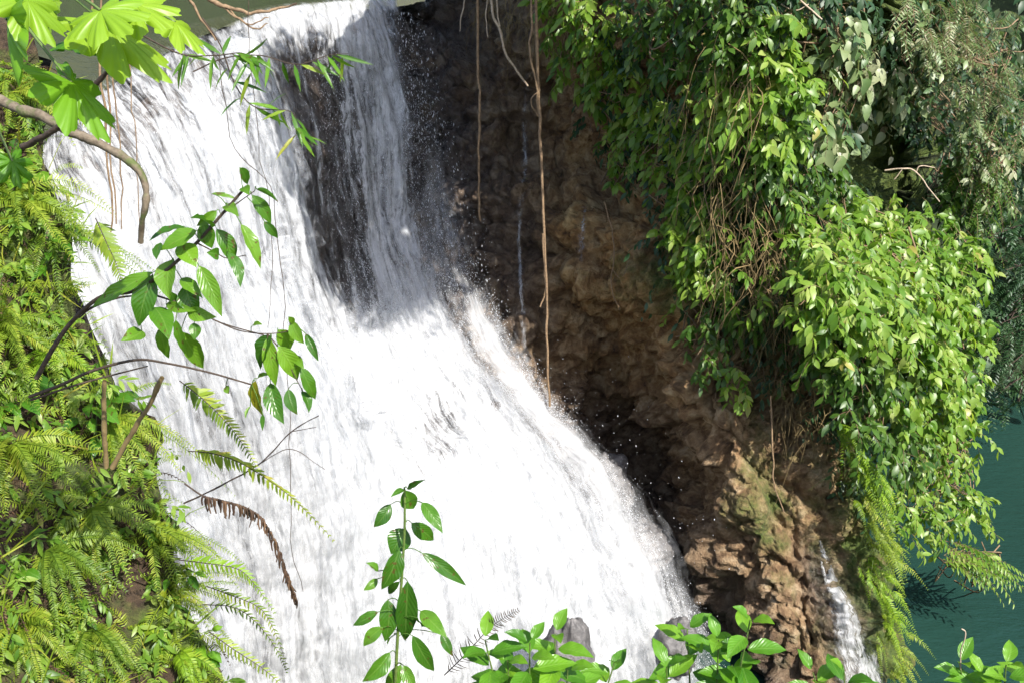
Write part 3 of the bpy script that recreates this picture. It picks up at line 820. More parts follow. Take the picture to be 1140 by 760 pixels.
def edge_fern(label, pts, nfr, L, wid, mat, dirc):
    b = np.array([at(*p) for p in pts]); root = thing('fern', label, 'fern', b[0])
    for k in range(nfr):
        t = rng.random()*(len(b)-1); i = min(int(t), len(b)-2); p = b[i]*(1-t+i)+b[i+1]*(t-i)+rnd(1, .07)[0]
        d = nrm(np.array(dirc)+rnd(1, .32)[0]); l = L*(.6+.6*random.random()); q = np.linspace(0, 1, 6)[:, None]
        C = p+d*l*q+np.array([0, 0, -1.])*l*(.55+.5*random.random())*q**2
        mL = MB(); fern_frond(mL, mL, C, wid*(.75+.5*random.random()), 22, nrm(np.array([.2, -.6, .7])+rnd(1, .3)[0]), pw=.24)
        mL.build('frond', M[mat], root)
edge_fern('yellow-green fern tuft high on the promontory edge under the bushes', [(935, 470, 11.9), (960, 520, 11.8), (972, 545, 11.7)], 34, .50, .085, 'fernlime', (.45, -.8, -.05))
edge_fern('fern with broad fronds midway down the promontory edge beside the pool', [(955, 545, 11.7), (975, 590, 11.5), (985, 620, 11.4)], 34, .50, .085, 'fern', (.5, -.75, -.1))
edge_fern('pale fern hanging beside the small cascade at the promontory foot', [(965, 620, 11.5), (985, 660, 11.3), (990, 690, 11.2)], 30, .46, .08, 'fernlime', (.45, -.75, -.15))
edge_fern('lowest fern at the right foot of the promontory against the pool', [(985, 690, 11.2), (995, 730, 11.1), (1000, 770, 11.)], 26, .42, .075, 'fern', (.4, -.8, -.15))

# grassy hair of fine stems: uncountable
def hair(n, ells, mat, label, name, Lr, rad, off=.3, sway=.25, cat='dry creepers', leafy=False, depth=None):
    px, py = in_ellipses(ells, n/ sum(math.pi*e[2]*e[3] for e in ells))
    mb = MB()
    P = at(px, py, (Yc(px, py) if depth is None else depth)-off-.4*rng.random(len(px)))
    for p in P:
        L = Lr[0]+(Lr[1]-Lr[0])*random.random()
        t = np.linspace(0, 1, 7)[:, None]
        a = rnd(1, 1.)[0]*np.array([1, .6, .2])*sway
        b = rnd(1, 1.)[0]*np.array([1, .5, .3])*sway*.5
        pts = p+np.array([0, -.25, .15])*L*t*(1-t)*2+np.array([0, 0, -L])*t**1.3+a*L*t+b*L*np.sin(t*5)
        r = rad*(.5+random.random())
        if leafy:
            pass
        tube(mb, pts, np.linspace(r, r*.4, 7), 3, random.random())
    return tag(mb.build(name, M[mat]), label, cat, kind='stuff')
hair(250, [(835, 250, 50, 70), (805, 185, 40, 45), (870, 290, 40, 60), (800, 90, 60, 50)], 'drystem', 'dry brown creepers tangled over the middle of the green wall', 'dry_creepers', (.3, 1.2), .0065, .65)
hair(260, [(880, 370, 50, 60), (900, 440, 40, 50), (850, 340, 30, 60)], 'drystem', 'dark straggling creepers in the cleft under the largest bush', 'dry_creepers', (.3, 1.0), .005)
hair(300, [(968, 500, 26, 50), (985, 590, 20, 50), (965, 450, 28, 30)], 'green_stem', 'fine yellow-green hanging grass on the sunny promontory edge', 'hanging_grass', (.25, .7), .005, .3, .35, 'grass')
hair(160, [(585, 10, 60, 25), (630, 20, 30, 25)], 'drystem', 'short dead stalks hanging from the overhang at the top of the recess', 'dead_stalks', (.3, .9), .006, .3, .2, 'dead stalks')

# --- dark feathery trees beyond the pool ------------------------------------------------------
def back_tree(label, ells, depth, trunk_px, mat='dull', dens=.010):
    root = thing('feathery_tree', label, 'tree', at(trunk_px[0], trunk_px[1], depth+1.2))
    px, py = in_ellipses(ells, dens)
    P = at(px, py, depth+1.6*(rng.random(len(px))-.5))
    mS, mL = MB(), MB()
    sprigs(mS, mL, P, np.array([-.2, -.8, .1])+rnd(len(P), .6), 22, .11, .035, SLIM, .6, .6, pinnate=True)
    mL.build('crown', M[mat], root)
    tr = MB(); b = WL[root.name]; tip = P[np.argmin(py)]
    tube(tr, catmull(np.array([b, (b+tip)/2+np.array([.3, .2, .2]), tip]), 10), np.linspace(.16, .05, 10), 7)
    for k in rng.choice(len(P), 24, replace=False):
        s = b+(tip-b)*(.2+.7*random.random()); e = P[k]
        tube(tr, catmull(np.array([s, (s+e)/2+np.array([0, 0, .2]), e]), 7), np.linspace(.04, .01, 7), 4)
    tr.build('trunk', M['twig'], root)
back_tree('dark feathery tree leaning over the far side of the pool at the right edge', [(1110, 300, 35, 50), (1135, 350, 40, 40), (1100, 400, 40, 30), (1130, 440, 25, 12), (1180, 320, 50, 90)], 17.5, (1230, 420))
back_tree('shadowed tree further back behind the feathery tree, above the pool', [(1130, 260, 60, 40), (1190, 220, 60, 60), (1110, 455, 30, 14), (1190, 430, 60, 50)], 20.5, (1270, 430), dens=.006)

def shade_tree():  # unseen crown added between sun and upper fall to cast shade on it
    c = np.array([2.08, 9.1, 14.2]); b = np.array([3.6, 15.5, 12.4])
    root = thing('added_shade_tree', 'unseen tree added above the frame to shade the upper fall and recess', 'tree', b)
    n = 850; d = nrm(rnd(n)); P = c+d*np.array([1.75, 1.85, 1.6])*(rng.random(n)**.4)[:, None]
    mS, mL = MB(), MB()
    sprigs(mS, mL, P, d+np.array([0, 0, -.1]), 9, .26, .12, LANCE, .5, .5)
    for k in rng.choice(n, 40, replace=False):
        s0 = b+(c-b)*(.45+.5*random.random()); tube(mS, catmull(np.array([s0, (s0+P[k])/2+np.array([0, 0, .15]), P[k]]), 7), np.linspace(.045, .008, 7), 5)
    tube(mS, catmull(np.array([b-np.array([0, 0, .6]), b*.6+c*.4+np.array([.1, .3, .5]), c+np.array([0, 0, .3])]), 14), np.linspace(.20, .06, 14), 9)
    mL.build('crown', M['bright'], root); mS.build('trunk', M['bark'], root)
shade_tree()
# ------------------------------------------------------------------ hanging roots and vines
def hanging(name, label, strands, cat='vine', mat='vine'):
    p0 = at(*strands[0][0][0]); root = thing(name, label, cat, p0)
    for pts, r in strands:
        Q = np.array([at(*p) for p in pts]); n = max(12, len(pts)*5)
        C = catmull(Q, n); C = C+fbm(C*5., 2)[:, None]*np.array([.018, .01, 0])
        mb = MB(); tube(mb, C, np.linspace(r, r*.75, n)*(1+.25*pn(C*9)), 6)
        mb.build('strand', M[mat], root)
    return root
hanging('hanging_vine', 'long brown twin-stranded vine hanging in front of the dark cave', [
    ([(597, -60, 13.6), (597, 30, 13.7), (600, 120, 13.7), (604, 220, 13.6), (608, 310, 13.5), (609, 380, 13.4), (612, 452, 13.3)], .024),
    ([(590, -60, 13.6), (592, 25, 13.65), (589, 55, 13.66), (597, 95, 13.68), (599, 130, 13.7)], .017),
    ([(604, 260, 13.55), (607, 320, 13.5), (601, 342, 13.45)], .015),
    ([(601, 100, 13.7), (592, 112, 13.65), (598, 130, 13.7)], .010)])
hanging('hanging_vine', 'straight thin brown vine hanging left of the twin-stranded vine', [
    ([(531, -60, 14.6), (532, 60, 14.7), (534, 120, 14.6), (533, 190, 14.5), (534, 246, 14.4)], .022)])
hanging('hanging_root', 'pale crooked root slanting down to the trickle in the recess', [
    ([(540, -40, 14.9), (548, 12, 14.9), (556, 32, 14.9), (563, 60, 14.9), (575, 78, 14.9), (587, 96, 14.95)], .022),
    ([(552, -40, 15.0), (553, 5, 14.95), (557, 30, 14.9)], .016)], 'root', 'pale_root')
hanging('hanging_root', 'short pale rootlets at the top of the recess by the curtain of water', [
    ([(545, -30, 15.2), (541, 20, 15.2), (544, 42, 15.2)], .012), ([(520, -10, 15.4), (514, 15, 15.4), (512, 35, 15.4)], .010)], 'root', 'pale_root')
hanging('hanging_vine', 'loose brown vine trailing down the rock under the green curtain', [
    ([(672, 225, 14.0), (680, 250, 14.0), (684, 285, 14.0), (680, 320, 14.0), (690, 345, 14.0)], .012), ([(682, 300, 14), (692, 310, 14), (700, 290, 14)], .008)])
hanging('hanging_vine', 'thin straight root hanging down the brown promontory rock', [
    ([(858, 440, 12.0), (860, 500, 11.8), (862, 540, 11.7), (873, 570, 11.6)], .012)])
hanging('bare_branch', 'bare grey branching twig crossing the black gap among the shrubs', [
    ([(985, 190, 13.6), (1005, 188, 13.5), (1020, 192, 13.5), (1045, 225, 13.4)], .012), ([(1005, 188, 13.5), (995, 200, 13.5)], .008), ([(1020, 192, 13.5), (1025, 185, 13.5), (1040, 187, 13.5)], .008)], 'branch', 'pale_root')
hanging('bare_branch', 'pale curved twig at the top of the green wall', [([(880, -10, 12.3), (895, 5, 12.2), (915, 22, 12.1)], .014), ([(870, 5, 12.2), (885, 12, 12.2), (900, 5, 12.2)], .009)], 'branch', 'pale_root')

# ------------------------------------------------------------------ small cascades over the rock
def trickle(label, path, wid, dens, name='small_cascade'):
    path = np.array(path, float); n = 70
    C = catmull(path, n); w = np.interp(np.linspace(0, 1, n), np.linspace(0, 1, len(wid)), wid)
    k = 9; s = np.linspace(-1, 1, k)
    px = C[:, 0:1]+s[None]*w[:, None]+rng.normal(0, .4, (n, 1)); py = np.repeat(C[:, 1:2], k, 1)
    P = cliff_pt(px, py, .05)
    # water falls free where the rock steps back
    Ysm = P[..., 1].copy()
    for i in range(1, n): Ysm[i] = np.minimum(Ysm[i], Ysm[i-1]+.01)
    P[..., :] = at(px, py, Ysm-.02)
    P[..., 1] -= (1-s[None]**2)*.03
    vm = np.linspace(0, 4, n)
    D = np.interp(np.linspace(0, 1, n), np.linspace(0, 1, len(dens)), dens)[:, None]*(1-.55*np.abs(s[None])**2)
    mb = MB(); mb.add(P, grid_faces(n, k), np.stack([np.broadcast_to(s*w[:, None]*.012, (n, k)), np.broadcast_to(vm[:, None], (n, k)), np.broadcast_to(D, (n, k))], -1))
    o = mb.build(name, M['trickle'], None, base=P[0, k//2])
    return tag(o, label, 'cascade')
trickle('small white cascade sliding down the brown promontory beside the pool', [(912, 600), (922, 635), (935, 670), (948, 710), (960, 770)], [2, 8, 13, 24, 38], [.5, .66, .60, .52, .5])
trickle('faint thin trickle dropping through the dark recess behind the twin-stranded vine', [(585, 96), (584, 140), (583, 200), (578, 240), (579, 300), (582, 350), (584, 400)], [3, 4, 7, 4, 3, 4, 6], [.40, .42, .36, .40, .55, .50, .35])
trickle('short wet trickle on the golden rock ledge', [(650, 222), (649, 250), (647, 280), (644, 310)], [6, 6, 5, 4], [.36, .42, .4, .3])

# ------------------------------------------------------------------ boulders
def boulder(label, px, py, Y, sx, sy, sz, seed, wetv=.6, mossv=0., point=0.):
    c = at(px, py, Y); nt_, np_ = 44, 64
    th = np.linspace(.02, math.pi-.02, nt_)[:, None]; ph = np.linspace(0, 2*math.pi, np_, endpoint=False)[None]
    D = np.stack([np.sin(th)*np.cos(ph), np.sin(th)*np.sin(ph), np.cos(th)+0*ph], -1)
    r = 1+.35*fbm(D*1.1+seed, 3)+.16*(billow(D*2.2+seed, 4)-.3)
    P = D*r[..., None]
    P[..., 0] *= 1-point*np.clip(P[..., 2], 0, 1); P[..., 1] *= 1-point*np.clip(P[..., 2], 0, 1)
    P = c+P*np.array([sx, sy, sz])
    i = np.arange(nt_-1)[:, None]*np_; j = np.arange(np_)[None]; j2 = (j+1) % np_
    f = np.stack([i+j, i+np_+j, i+np_+j2, i+j2], -1).reshape(-1, 4)
    mb = MB(); mb.add(P, f, np.stack([np.full(P.shape[:2], wetv), np.full(P.shape[:2], mossv), np.full(P.shape[:2], .1)], -1))
    return tag(mb.build('boulder', M['greyrock'], None, base=c), label, 'rock')
def grey_mat():
    m, nt, out = newmat('wet_grey_rock'); n = N(nt)
    pos = n('TexCoord').outputs['Object']
    a = n.noise(pos, 5., 6, .65); f = n.noise(pos, 28., 5, .7)
    col = n.ramp(n.math('ADD', n.math('MULTIPLY', a, .6), n.math('MULTIPLY', f, .4)), [(.3, (.035, .032, .032)), (.5, (.10, .095, .095)), (.7, (.24, .225, .22))])
    b = n('Bump', {'Strength': .8, 'Distance': .04, 'Height': n.math('ADD', a, n.math('MULTIPLY', f, .4))})
    p = n('BsdfPrincipled', {'Base Color': col, 'Roughness': .5, 'Normal': b.outputs[0]})
    nt.links.new(p.outputs[0], out.inputs[0]); return m
M['greyrock'] = grey_mat()
boulder('pointed grey boulder standing in the white foam behind the seedlings', 632, 735, 10.3, .34, .4, .62, 3., point=.35)
boulder('wet brown boulder at the right edge of the foam by the promontory foot', 752, 720, 11.3, .30, .4, .40, 8.)
boulder('dark rounded boulder in the shadow of the cave behind the splash', 665, 540, 13.6, .50, .5, .55, 14.)
boulder('low wet boulder in the black cave mouth', 720, 610, 13.2, .45, .5, .40, 33.)

# ------------------------------------------------------------------ left bank vegetation
LB = 'fern'
def bank_fern(label, px, py, n, L, wid, mat, dirc, droop=.8, off=.05, npair=28, spread=.55):
    fern('fern', label, bank_pt(px, py, off), n+3, L, wid, mat, dirc, spread, droop, npair+10)
bank_fern('bright fern at the upper left corner under the lobed leaves', 10, 110, 9, .7, .06, 'fern', (.5, -.6, .5))
bank_fern('fern arching over the gnarled mossy branch on the upper left bank', 20, 230, 12, .7, .065, 'fern', (.6, -.5, .5))
bank_fern('fern with dark fronds below the gnarled branch beside the white water', 90, 250, 9, .55, .06, 'ferndark', (.6, -.4, .4))
bank_fern('sunlit fern on the left edge halfway down the bank', 0, 370, 12, .6, .065, 'fern', (.5, -.6, .5))
bank_fern('pale fern in front of the bare soil patch on the left bank', 60, 390, 9, .5, .055, 'fernlime', (.4, -.7, .4))
bank_fern('large fern with long layered fronds at the left edge below the middle', 10, 500, 14, .6, .07, 'fern', (.5, -.7, .4))
bank_fern('fern under the leafy branch with fronds pointing to the waterfall', 120, 470, 12, .6, .06, 'fern', (.7, -.4, .4))
bank_fern('dense fern in the middle of the lower left bank', 90, 570, 14, .55, .06, 'fern', (.5, -.6, .4))
bank_fern('dark green fern in shade on the lower left bank', 40, 620, 12, .5, .055, 'ferndark', (.5, -.6, .4))
bank_fern('fern on the bank edge with fronds spilling towards the foam', 170, 590, 12, .55, .055, 'fern', (.8, -.4, .3))
bank_fern('lime green fern at the bottom edge near the white water', 190, 735, 9, .42, .055, 'fernlime', (.5, -.7, .5))
bank_fern('small fern at the bottom left corner', 15, 700, 12, .42, .05, 'fern', (.4, -.7, .5))
bank_fern('fern in the bottom left foreground beside a dead brown frond', 100, 700, 12, .45, .05, 'ferndark', (.5, -.6, .5))
bank_fern('fern with drooping fronds on the lower bank edge over the foam', 195, 660, 10, .5, .05, 'fern', (.8, -.4, .3))

def broad_plant(label, px, py, n, L, W, mat, dirc=(.5, -.7, .3), seed=0):
    rs = np.random.default_rng(seed); b = bank_pt(px, py, 0.); root = thing('broad_leaf_plant', label, 'plant', b)
    mS = MB()
    for k in range(n):
        d = nrm(np.array(dirc)+rs.normal(size=3)*.55); l = L*(.7+.5*rs.random()); p0 = b+d*l*(.6+.9*rs.random())
        tube(mS, catmull(np.array([b, b+(p0-b)*.5+np.array([0, 0, .03]), p0]), 7), .0035, 4)
        d2 = nrm(d+np.array([.2, -.1, -.55])+rs.normal(size=3)*.2); mb = MB()
        near_leaf(mb, p0, p0+d2*l, l*W, nrm(np.array([.1, -.55, .8])+rs.normal(size=3)*.3), .18, .3, .02, rs.random(), rs.normal(0, .05))
        mb.build('leaf', M[mat], root)
    mS.build('stem', M['green_stem'], root)
BROAD = [('dark broad-leaved plant behind the two leaning brown stems', 108, 455, 12, .15, .5, 'neardark', 1), ('broad-leaved plant at the left edge below the dark branch', 8, 440, 9, .14, .55, 'neardark', 2),
 ('small heart-leaved plant under the gnarled branch at the left edge', 22, 195, 7, .15, .6, 'near', 3), ('leafy plant with long shiny leaves beside the upper falls on the left bank', 70, 285, 10, .13, .38, 'near', 4),
 ('pale leafy plant at the bottom edge of the left bank beside the lime fern', 215, 720, 9, .09, .5, 'seed', 5), ('slim leafy plant on the bank edge beneath the curled dead frond', 205, 640, 9, .10, .42, 'near', 6), ('little broad-leaved plant low on the left edge', 10, 640, 8, .09, .55, 'near', 7), ('broad-leaved plant by the dead brown fronds at the bottom of the bank', 95, 720, 8, .08, .5, 'seed', 8)]
# uncountable undergrowth on the bank: small fronds, blades, litter
def scatter_bank(n, xmin=-160, y0=70, y1=900):
    py = y0+(y1-y0)*rng.random(n); xm = np.interp(py, brow, bxr)
    px = xm-(xm-xmin)*rng.random(n)**1.0
    return px, py
mL = MB(); px, py = scatter_bank(520)
for p in bank_pt(px, py, .02):
    d = nrm(np.array([.4, -.6, .45])+rnd(1, .55)[0]); L = .18+.28*random.random(); t = np.linspace(0, 1, 5)[:, None]
    pts = p+d*L*t+np.array([0, 0, -1.])*L*.7*random.random()*t**2
    fern_frond(mL, None, pts, .025+.03*random.random(), 18, nrm(np.array([0, -.5, .8])+rnd(1, .4)[0]), pw=.2)
tag(mL.build('undergrowth', M['fern']), 'dense mat of small fern fronds and moss covering the left bank', 'undergrowth', kind='stuff')
mL = MB(); px, py = scatter_bank(700); P = bank_pt(px, py, .03)
sprigs(None, mL, P, np.array([.3, -.6, .5])+rnd(len(P), .5), 6, .085, .03, LANCE, .16, .5)
tag(mL.build('ground_cover', M['bright']), 'low leafy ground cover between the ferns on the left bank', 'ground cover', kind='stuff')
mL = MB(); px, py = scatter_bank(330)
for p in bank_pt(px, py, .02):
    d = nrm(np.array([.3, -.5, .1])+rnd(1, .6)[0]); L = .15+.3*random.random(); t = np.linspace(0, 1, 5)[:, None]
    pts = p+d*L*t+np.array([0, 0, -1.])*L*.9*t**2
    fern_frond(mL, mL, pts, .03, 14, nrm(np.array([0, -.5, .8])+rnd(1, .5)[0]), droop=.9, pw=.2)
tag(mL.build('leaf_litter', M['dead']), 'dead brown fronds and litter caught on the left bank', 'litter', kind='stuff')
mL = MB(); px, py = scatter_bank(500); P = bank_pt(px, py, .01)
leaves(mL, P, np.array([.3, -.4, .8])+rnd(500, .5), np.array([0, -.7, .4])+rnd(500, .4), .15+.25*rng.random(500), .008+.006*rng.random(500), SLIM, .5)
tag(mL.build('grass', M['fern']), 'thin grass blades among the ferns of the left bank', 'grass', kind='stuff')

# ------------------------------------------------------------------ near single leaves
def near_leaf(mb, p0, p1, wid, nvec, sag=.12, fold=.25, ripple=.04, rv=None, bow=0., ns=14, shape=.42):
    p0 = np.asarray(p0, float); p1 = np.asarray(p1, float); L = np.linalg.norm(p1-p0)
    if rv is None: rv = random.random()*.9
    X = (p1-p0)/L; Yv = nrm(np.cross(nvec, X)); Z = np.cross(X, Yv)
    t = np.linspace(0, 1, ns); prof = np.sin(math.pi*t**(math.log(.5)/math.log(shape)))**.85*(1-.25*t**3)
    prof[0] = .03; prof[-1] = .01
    s = np.linspace(-1, 1, 7)
    mid = p0+X*(L*t)[:, None]+Z*(L*sag*4*t*(1-t)*.5)[:, None]+Yv*(L*bow*4*t*(1-t))[:, None]
    rp = ripple*L*np.sin(t[:, None]*19+random.random()*6+s[None]*1.5)*np.abs(s[None])**1.5*prof[:, None]
    V = mid[:, None]+(wid*.5*prof[:, None]*s[None])[..., None]*Yv+((fold*wid*.5*np.abs(s[None])**1.2*prof[:, None])+rp)[..., None]*Z
    A = np.stack([np.repeat(t[:, None], 7, 1), np.repeat(s[None], ns, 0), np.full((ns, 7), rv)], -1)
    mb.add(V, grid_faces(ns, 7), A)

def zr(k):  # zoomed crops of the photograph -> photograph pixels
    ox, oy = {1: (0, 0), 4: (0, 250), 7: (0, 500), 8: (380, 500), 9: (760, 500)}[k]
    return lambda x, y: (ox+x/2.924, oy+y/2.924)

def leafy(name, label, cat, stems, leaf_list, k, Y, mat, stemmat, stem_r, djit=.12, base=None):
    """stems: pixel polylines (+ radius), leaf_list: (bx,by,tx,ty,w[,tone]) in crop pixels"""
    q = zr(k)
    S0 = [np.array([at(*q(x, y), Y+dz) for (x, y, dz) in pl]) for pl, r in stems]
    root = thing(name, label, cat, S0[0][0] if base is None else base)
    mS = MB()
    for C, (pl, r) in zip(S0, stems):
        n = max(10, 5*len(C)); CC = catmull(C, n); tube(mS, CC, np.linspace(r, r*.5, n), 6)
    allS = np.concatenate([catmull(C, 60) for C in S0])
    sx, sy = proj(allS)
    for lf in leaf_list:
        bx, by, tx, ty, w = lf[:5]; rv = lf[5] if len(lf) > 5 else None
        b = q(bx, by); t = q(tx, ty)
        near = np.argmin((sx-b[0])**2+(sy-b[1])**2); Yl = allS[near, 1]
        Yb_ = Yl+rng.normal(0, .03); Yt = Yb_+rng.normal(-.02, .05)
        p0 = at(*b, Yb_); p1 = at(*t, Yt)
        wid = w/2.924*Yl/F*1.25
        nv = nrm(np.array([0, -.75, .65])+rnd(1, .33)[0])
        mb = MB()
        near_leaf(mb, p0, p1, wid, nv, .10+.14*random.random(), .15+.3*random.random(), .02, rv, rng.normal(0, .05))
        # petiole to the stem
        if np.linalg.norm(allS[near]-p0) > .006:
            mm = (allS[near]+p0)/2+np.array([0, 0, .012])
            tube(mb, catmull(np.array([allS[near], mm, p0]), 6), .0017, 4, .3)
        mb.build('leaf', M[mat], root)
    mS.build('stem', M[stemmat], root)
    return root

# arching leafy branch in front of the falls (left)
L1 = [(640, 20, 520, 85, 55), (660, -5, 690, 78, 48), (705, 15, 758, 135, 48), (742, 90, 782, 205, 34), (785, 0, 848, 145, 40), (560, 115, 553, 245, 66, .8), (585, 65, 640, 140, 60),
      (648, 135, 722, 300, 52), (590, 175, 660, 240, 42), (605, 195, 650, 290, 62, .1), (495, 165, 452, 332, 68, .1), (500, 155, 300, 270, 46, .7), (462, 345, 393, 380, 52), (500, 270, 550, 375, 62),
      (522, 335, 550, 435, 42), (572, 310, 602, 422, 34), (588, 348, 662, 467, 54, .8), (610, 285, 705, 302, 42, .9), (632, 320, 632, 376, 34), (712, 100, 672, 92, 34), (610, 10, 485, 55, 45), (520, 60, 510, 115, 30, .1),
      (565, 255, 548, 215, 26, .2), (540, 260, 640, 280, 30), (780, -185, 806, -130, 30), (790, -120, 812, -95, 30), (820, -95, 882, 0, 38), (835, -115, 908, -70, 14), (690, -100, 775, -80, 12), (735, -62, 778, -25, 34), (705, -45, 640, 5, 30), (860, -10, 905, 45, 26), (690, 10, 620, -20, 40)]
leafy('leafy_branch', 'arching branch of drooping green leaves in front of the falls on the left', 'branch',
      [([(118, 500, 0), (180, 390, 0), (240, 310, 0), (330, 235, -.05), (440, 215, -.1), (540, 150, -.15), (640, 60, -.15), (720, -30, -.15), (790, -110, -.15)], .010),
       ([(440, 215, -.1), (520, 235, -.1), (620, 270, -.12), (720, 320, -.12), (860, 360, -.15)], .0045),
       ([(240, 310, 0), (300, 270, 0), (380, 240, -.03), (440, 232, -.1)], .006),
       ([(640, 60, -.15), (700, 90, -.15), (740, 110, -.15), (800, 100, -.15)], .003), ([(720, -30, -.15), (760, -60, -.15), (830, -110, -.15)], .003)], L1, 4, 3.5, 'near', 'twig', .01)
L2 = [(885, 362, 848, 472, 74, .05), (872, 365, 898, 525, 46, .85), (905, 342, 945, 405, 52, .8), (950, 315, 990, 388, 38), (995, 355, 1037, 445, 26), (905, 395, 968, 505, 58), (978, 462, 1027, 568, 42), (938, 535, 968, 618, 36),
      (982, 540, 1005, 612, 32, .1), (880, 515, 925, 648, 54, .15), (832, 508, 860, 625, 54, 1.), (856, 618, 855, 672, 14, .1), (820, 332, 855, 326, 22), (838, 500, 885, 488, 16), (955, 430, 990, 470, 26), (735, 525, 745, 550, 24, .9), (940, 300, 955, 325, 18), (815, 590, 800, 630, 12)]
leafy('leafy_branch', 'thin dark branch ending in a hanging leaf cluster against white water', 'branch',
      [([(95, 560, 0), (200, 520, 0), (300, 475, 0), (440, 440, -.05), (540, 450, -.1), (680, 480, -.12), (820, 520, -.15)], .007),
       ([(100, 570, 0), (250, 520, 0), (380, 485, 0), (480, 460, -.05)], .005),
       ([(700, 312, -.1), (780, 345, -.12), (870, 355, -.15), (960, 345, -.15)], .003), ([(870, 355, -.15), (920, 420, -.15), (985, 540, -.15)], .003), ([(870, 355, -.15), (880, 500, -.15)], .0025)], L2, 4, 3.45, 'near', 'twig', .007)

# tall sapling, bottom middle
L3 = [(215, 128, 272, 98, 20), (203, 130, 160, 155, 18), (205, 132, 236, 192, 56, .6), (160, 178, 105, 252, 44, .2), (262, 172, 330, 272, 42), (228, 238, 300, 295, 50), (210, 258, 162, 340, 78, .3), (188, 325, 130, 455, 64, .2), (120, 395, 80, 368, 26),
      (118, 420, 72, 458, 28, .9), (262, 336, 406, 442, 42), (215, 428, 208, 622, 72, .05), (152, 488, 142, 625, 62, .3), (120, 528, 38, 572, 36), (135, 578, 72, 640, 42), (258, 525, 345, 612, 52), (325, 600, 362, 672, 32), (232, 605, 302, 720, 52),
      (158, 660, 68, 755, 58), (202, 702, 245, 790, 44), (190, 430, 155, 470, 26, .2), (250, 548, 285, 575, 30), (185, 600, 150, 635, 24), (195, 700, 150, 800, 50)]
leafy('sapling', 'tall upright sapling with drooping dark leaves in front of the foam', 'sapling',
      [([(150, 1500, .1), (165, 900, .03), (175, 760, 0), (185, 580, 0), (198, 400, 0), (206, 250, 0), (206, 130, 0)], .0085)], L3, 8, 3.0, 'neardark', 'green_stem', .008)

# seedlings along the bottom edge
def seedling(label, stems, mat='seed', Y=3.2, nleaf=8, Lpx=40, wpx=19, seed=0, extra=()):
    """stems: list of (tip px, tip py); they meet in the ground below the frame"""
    rs = np.random.default_rng(seed)
    bx = np.mean([s[0] for s in stems]); b = at(bx, 900, Y+.1); b[2] = ground_z(np.array(b[0]), np.array(b[1])); 
    root = thing('seedling', label, 'seedling', b)
    mS = MB()
    for (x, y) in stems:
        tip = at(x, y, Y+rs.normal(0, .06)); mid = (tip*.6+b*.4)+np.array([rs.normal(0, .03), -.02, .02])
        C = catmull(np.array([b, mid, tip]), 14); tube(mS, C, np.linspace(.006, .003, 14), 5)
        ph = rs.random()*6
        for j in range(nleaf):
            lvl = j/(nleaf-1)
            q = C[-1]*(1-lvl*.35)+C[-4]*lvl*.35 if False else C[int(13-round(lvl*3.2))]
            a = ph+j*2.4
            el = .75-1.15*lvl+rs.normal(0, .12)
            d = np.array([math.cos(a)*math.cos(el), math.sin(a)*math.cos(el), math.sin(el)])
            L = Lpx*(.45+.65*min(1, .25+lvl))*Y/F*(1.25+.3*rs.random())
            p0 = q+d*.015; p1 = p0+d*L+np.array([0, 0, -L*.15])
            mb = MB(); near_leaf(mb, p0, p1, wpx*Y/F*(.5+.6*min(1, .3+lvl))*1.35, nrm(np.array([-d[0]*.6, -d[1]*.6-.25, 1.])), .16, .3, .02, rs.random(), rs.normal(0, .04))
            mb.build('leaf', M[mat], root)
    mS.build('stem', M['green_stem'], root)
    return root
seedling('light green seedling beside the sapling with broad shiny leaves', [(590, 715), (565, 735), (540, 712)], Y=3.0, seed=1)
seedling('lime seedling in front of the pointed grey boulder', [(618, 705), (632, 745)], Y=3.1, seed=2)
seedling('small seedling alone right of the grey boulder at the bottom edge', [(684, 736)], Y=3.2, seed=3, nleaf=7)
seedling('seedling at the bottom edge below the wet brown boulder', [(742, 742), (765, 700)], Y=3.2, seed=4)
seedling('bright seedling standing highest at the bottom edge before the promontory', [(835, 690), (800, 712), (815, 740)], Y=3.2, seed=5)
seedling('low seedling tip below the small cascade', [(905, 748), (940, 748)], Y=3.3, seed=6, nleaf=7)
seedling('seedling in the bottom right corner against the pool with a dry curled tendril', [(1068, 738), (1120, 740), (1150, 745), (1095, 752)], Y=3.2, seed=7)
hanging('dry_tendril', 'pale curled dry tendril above the bottom right seedling', [([(1068, 745, 3.15), (1070, 725, 3.15), (1076, 710, 3.15), (1076, 702, 3.15), (1071, 699, 3.15)], .003)], 'tendril', 'pale_root')

for lb, px_, py_, n_, L_, W_, m_, sd in BROAD: broad_plant(lb, px_, py_, n_, L_, W_, m_, seed=sd)

# ------------------------------------------------------------------ single fronds over the water (left bank edge)
def frond(name, label, pts, k, Y, wid, npair, mat, droop=.5, pw=.2, cat='frond', stem='twig', lean=.5):
    q = zr(k); C = np.array([at(*q(x, y), Y) for x, y in pts])
    C[:, 1] += np.linspace(.1, -.15, len(C))
    root = thing(name, label, cat, C[0]); mL, mS = MB(), MB()
    fern_frond(mL, mS, C, wid, npair, np.array([0, -.8, .5]), lean, droop, None, pw, .003)
    mL.build('leaflets', M[mat], root); mS.build('stalk', M[stem], root)
frond('fern_frond', 'longest arching fern frond reaching out over the white foam', [(590, 40), (680, 30), (780, 42), (900, 92), (1000, 150), (1110, 240)], 7, 3.8, .075, 36, 'fern', 1.1, .26)
frond('fern_frond', 'middle fern frond curving down over the foam', [(560, 400), (660, 385), (780, 378), (850, 410), (920, 468)], 7, 3.8, .055, 28, 'fernlime', .6, .30)
